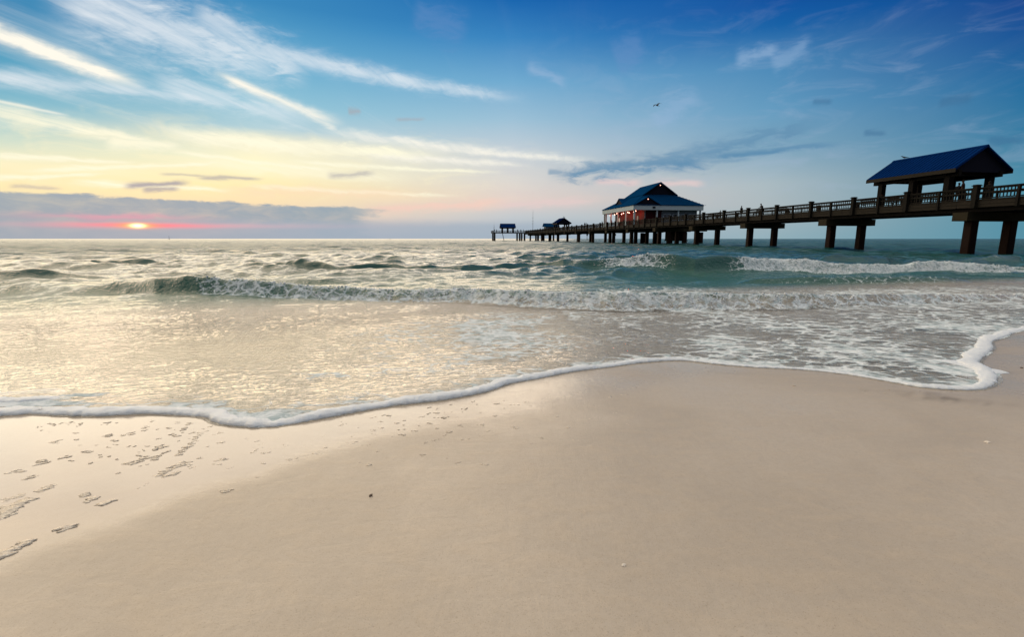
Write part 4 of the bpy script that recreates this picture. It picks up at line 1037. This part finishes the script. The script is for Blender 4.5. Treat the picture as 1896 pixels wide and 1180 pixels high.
person('person under the big shelter gable standing right of the capped railing post', 44.6, spos(1831, 350, 44.6), WEST, 1.55, 'arms', 'cloth_dark', 'cloth_blue', group=PP, hairlong=True)
person('person leaning on the rail by the seaward column of the big shelter', 44.2, spos(1633, 365, 44.2), -WEST * .4, 1.62, 'stoop', 'cloth_dark', 'cloth_dark', group=PP)
person('person walking on the open pier, head well above the railing', 44.6, spos(1373, 390, 44.6), .2, 1.75, 'walk', 'cloth_dark', 'cloth_blue', group=PP)
person('stooping person bent over the railing on the open pier', 44.25, spos(1411, 388, 44.25), WEST, 1.78, 'lean', 'cloth_blue', 'cloth_dark', group=PP)
person('person half hidden by the railing right of the house', 45.4, spos(1334, 392, 45.4), 0, 1.5, 'stand', 'cloth_dark', 'cloth_dark', group=PP)
person('person at railing by the left corner of the house porch', 44.2, spos(1116, 410, 44.2), WEST, 1.75, 'lean', 'cloth_dark', 'cloth_dark', group=PP)
person('person standing between the house porch and a leaning neighbour', 44.4, spos(1119.5, 409, 44.4), 0, 1.8, 'stand', 'cloth_dark', 'cloth_dark', group=PP)
person('person before the red lit porch of the house', 44.6, spos(1133, 408, 44.6), WEST, 1.7, 'stand', 'cloth_dark', 'cloth_dark', group=PP)
person('taller of two people between the house and the gable-ended shelter', 44.3, spos(1083, 413, 44.3), 0, 1.95, 'arms', 'cloth_dark', 'cloth_dark', group=PP)
person('smaller of two people between the house and the gable-ended shelter', 44.3, spos(1086.5, 413, 44.3), WEST, 1.75, 'stand', 'cloth_dark', 'cloth_dark', group=PP)
person('person alone on the pier just left of the kiosk', 44.3, spos(1007.5, 421, 44.3), WEST, 1.75, 'stand', 'cloth_dark', 'cloth_dark', group=PP)
person('person bent on the rail near the tall thin mast', 44.2, spos(1001, 421, 44.2), WEST, 1.75, 'lean', 'cloth_dark', 'cloth_dark', group=PP)
for i, (d, lab, ps) in enumerate(((27.0, 'person fishing at the outer corner of the end platform', 'arms'), (28.3, 'person leaning on the rail just inside the outer corner of the end platform', 'lean'), (39.4, 'first person right of the far shelter on the end platform', 'stand'), (41.2, 'second person right of the far shelter on the end platform', 'walk'), (42.6, 'third person right of the far shelter on the end platform', 'stand'))):
    person(lab, d, 259.0 + .5 * (i % 2), WEST * (i % 3), 1.8, ps, 'cloth_dark', 'cloth_dark', 4.4, group=PP)

# ------------------------------------------------------------------ gulls
def loft(rings):
    m = MB(); n = len(rings[0]); v = [p for r in rings for p in r]; f = []
    for i in range(len(rings) - 1):
        for j in range(n): f.append((i * n + j, i * n + (j + 1) % n, (i + 1) * n + (j + 1) % n, (i + 1) * n + j))
    f += [tuple(range(n - 1, -1, -1)), tuple(range((len(rings) - 1) * n, len(rings) * n))]
    return m.add(v, f)
def ring(y, z, rx, rz, n=10): return [(rx * cos(2 * pi * i / n), y, z + rz * sin(2 * pi * i / n)) for i in range(n)]
def smoothme(o):
    for p in o.data.polygons: p.use_smooth = True
    return o
def gull_body(t, mat):
    smoothme(loft([ring(-.30, .01, .012, .006), ring(-.20, .0, .05, .025), ring(-.08, -.01, .075, .06), ring(.06, -.01, .085, .075), ring(.16, .01, .06, .055), ring(.21, .04, .045, .045), ring(.27, .05, .043, .043), ring(.31, .045, .025, .025), ring(.33, .04, .008, .009)]).obj('body', mat, t))
    smoothme(loft([ring(.32, .04, .012, .011, 6), ring(.37, .032, .008, .008, 6), ring(.39, .022, .003, .003, 6)]).obj('beak', 'shell_dark', t))
    smoothme(loft([ring(-.28, .012, .03, .008, 6), ring(-.42, .012, .06, .005, 6)]).obj('tail', mat, t))
def flying_gull():
    a, e = R(azel(1217, 195)[0]), R(azel(1217, 195)[1]); d = 95.0
    t = bpy.data.objects.new('gull', None); COL.objects.link(t)
    t.location = (d * cos(e) * sin(a), d * cos(e) * cos(a), CAMZ + d * sin(e)); t.rotation_euler = (R(25), R(-20), R(28)); t.scale = (1.35,) * 3
    tag(t, 'dark gull gliding alone in the open sky', 'bird')
    gull_body(t, 'gull_grey')
    for sg in (-1, 1):
        w = []
        for (x, y, z, c, th) in ((.05, .06, .02, .13, .02), (.28, .10, .13, .12, .015), (.48, .07, .15, .10, .010), (.70, -.03, .08, .05, .006), (.80, -.10, .05, .015, .003)):
            w.append([(sg * x, y + c, z), (sg * x, y + c * .3, z + th), (sg * x, y - c, z), (sg * x, y + c * .3, z - th)])
        loft(w).obj('wing', 'gull_grey', t)
flying_gull()
def perched(label, D, s, z, yaw, k):
    t = thing('gull', label, 'bird', D, s, z, yaw); t.scale = (k,) * 3
    b = bpy.data.objects.new('trunk', None)
    gull_body(t, 'gull_grey')
    for c in [q for q in bpy.data.objects if q.parent == t]: c.location = (0, 0, .20); c.rotation_euler = (R(14), 0, 0)
    for sg in (-1, 1):
        loft([[(sg * .085, .12, .23), (sg * .095, .10, .18), (sg * .07, .10, .15)], [(sg * .09, -.1, .22), (sg * .10, -.1, .17), (sg * .07, -.1, .14)], [(sg * .03, -.40, .14), (sg * .035, -.40, .13), (sg * .02, -.4, .12)]]).obj('wing', 'gull_grey', t)
        MB().tube((sg * .03, 0, .0), (sg * .03, 0, .14), .008).tube((sg * .03, -.01, .006), (sg * .03, .06, .006), .01).obj('leg', 'shell_dark', t)
perched('gull standing on the ridge of the big near shelter', 46.7, at_px(1675, 290, 46.7), DECK + 4.86, WEST * .6, 0.95)
perched('gull on the ridge of the gable-ended far shelter', 46.7, 187.6, DECK + 4.88, WEST, 1.5)

# ------------------------------------------------------------------ channel markers and shells
def marker(label, x, dist, h, name='channel_marker', board=True):
    a = R(azel(x, 440)[0])
    t = bpy.data.objects.new(name, None); COL.objects.link(t); t.location = (dist * sin(a), dist * cos(a), -.5); tag(t, label, 'sea marker')
    q = h / 5.0
    MB().tube((0, 0, -2), (0, 0, h), .18 * q, .15 * q).obj('pole', 'metal_dark', t)
    if board:
        MB().box(-.5 * q, .5 * q, -.22 * q, -.16 * q, h - 1.5 * q, h - .3 * q).obj('board', 'gull_grey', t)
    else:
        MB().ball((0, 0, .6), 1.0, (1, 1, .8)).obj('float', 'metal_dark', t)
marker('thin marker pole with board seen beneath the pier left of the house', 1087, 300, 5.0)
marker('small dark marker pole seen beneath the pier under the house porch', 1139, 330, 5.2)
marker('tiny dark buoy on the horizon right of the setting sun', 313, 900, 5.5, 'buoy', False)
marker('tiny dark buoy on the horizon left of the pier end', 722, 900, 4.0, 'buoy', False)
def shell(label, x, y, size, mat, yaw):
    gx, gy = sand_pt(x, y)
    t = bpy.data.objects.new('seashell', None); COL.objects.link(t); t.location = (gx, gy, float(sand_z(np.array(gx), np.array(gy)))); t.rotation_euler = (R(12), R(-8), yaw)
    tag(t, label, 'seashell')
    rings = []; n = 15
    for i in range(7):
        f = i / 6; rr = []
        for j in range(n):
            a = -1.15 + 2.3 * j / (n - 1); rib = 1 + .05 * (j % 2)
            rr.append((size * f * sin(a) * rib, size * (f * cos(a) * 1.05 * rib - .45), size * (.42 * sin(f * pi * .62 + .3) * cos(a * .9) * (1 - .2 * f) + .03 * (j % 2))))
        rings.append(rr)
    v = [p for r in rings for p in r]; fc = [(i * n + j, i * n + j + 1, (i + 1) * n + j + 1, (i + 1) * n + j) for i in range(6) for j in range(n - 1)]
    me = bpy.data.meshes.new('valve'); me.from_pydata(v, [], fc); me.update()
    o = link('valve', me, mat, t); sd = o.modifiers.new('thick', 'SOLIDIFY'); sd.thickness = size * .07
    MB().ball((0, -size * .45, size * .1), size * .16, (1.4, .8, .9)).obj('hinge', mat, t)
shell('small white shell lying alone on the bare sand near the bottom of the beach', 1155, 1048, .010, 'shell', .4)
shell('small brownish shell on the smooth sand left of the middle', 687, 919, .013, 'shell_dark', 1.2)
shell('tiny shell just in front of the foam line on the right', 1470, 714, .016, 'shell', 2.2)
shell('dark little shell at the right side of the beach', 1828, 820, .016, 'shell', -.6)
shell('dark shell chip beyond the curl of foam at far right', 1892, 682, .018, 'shell_dark', .3)
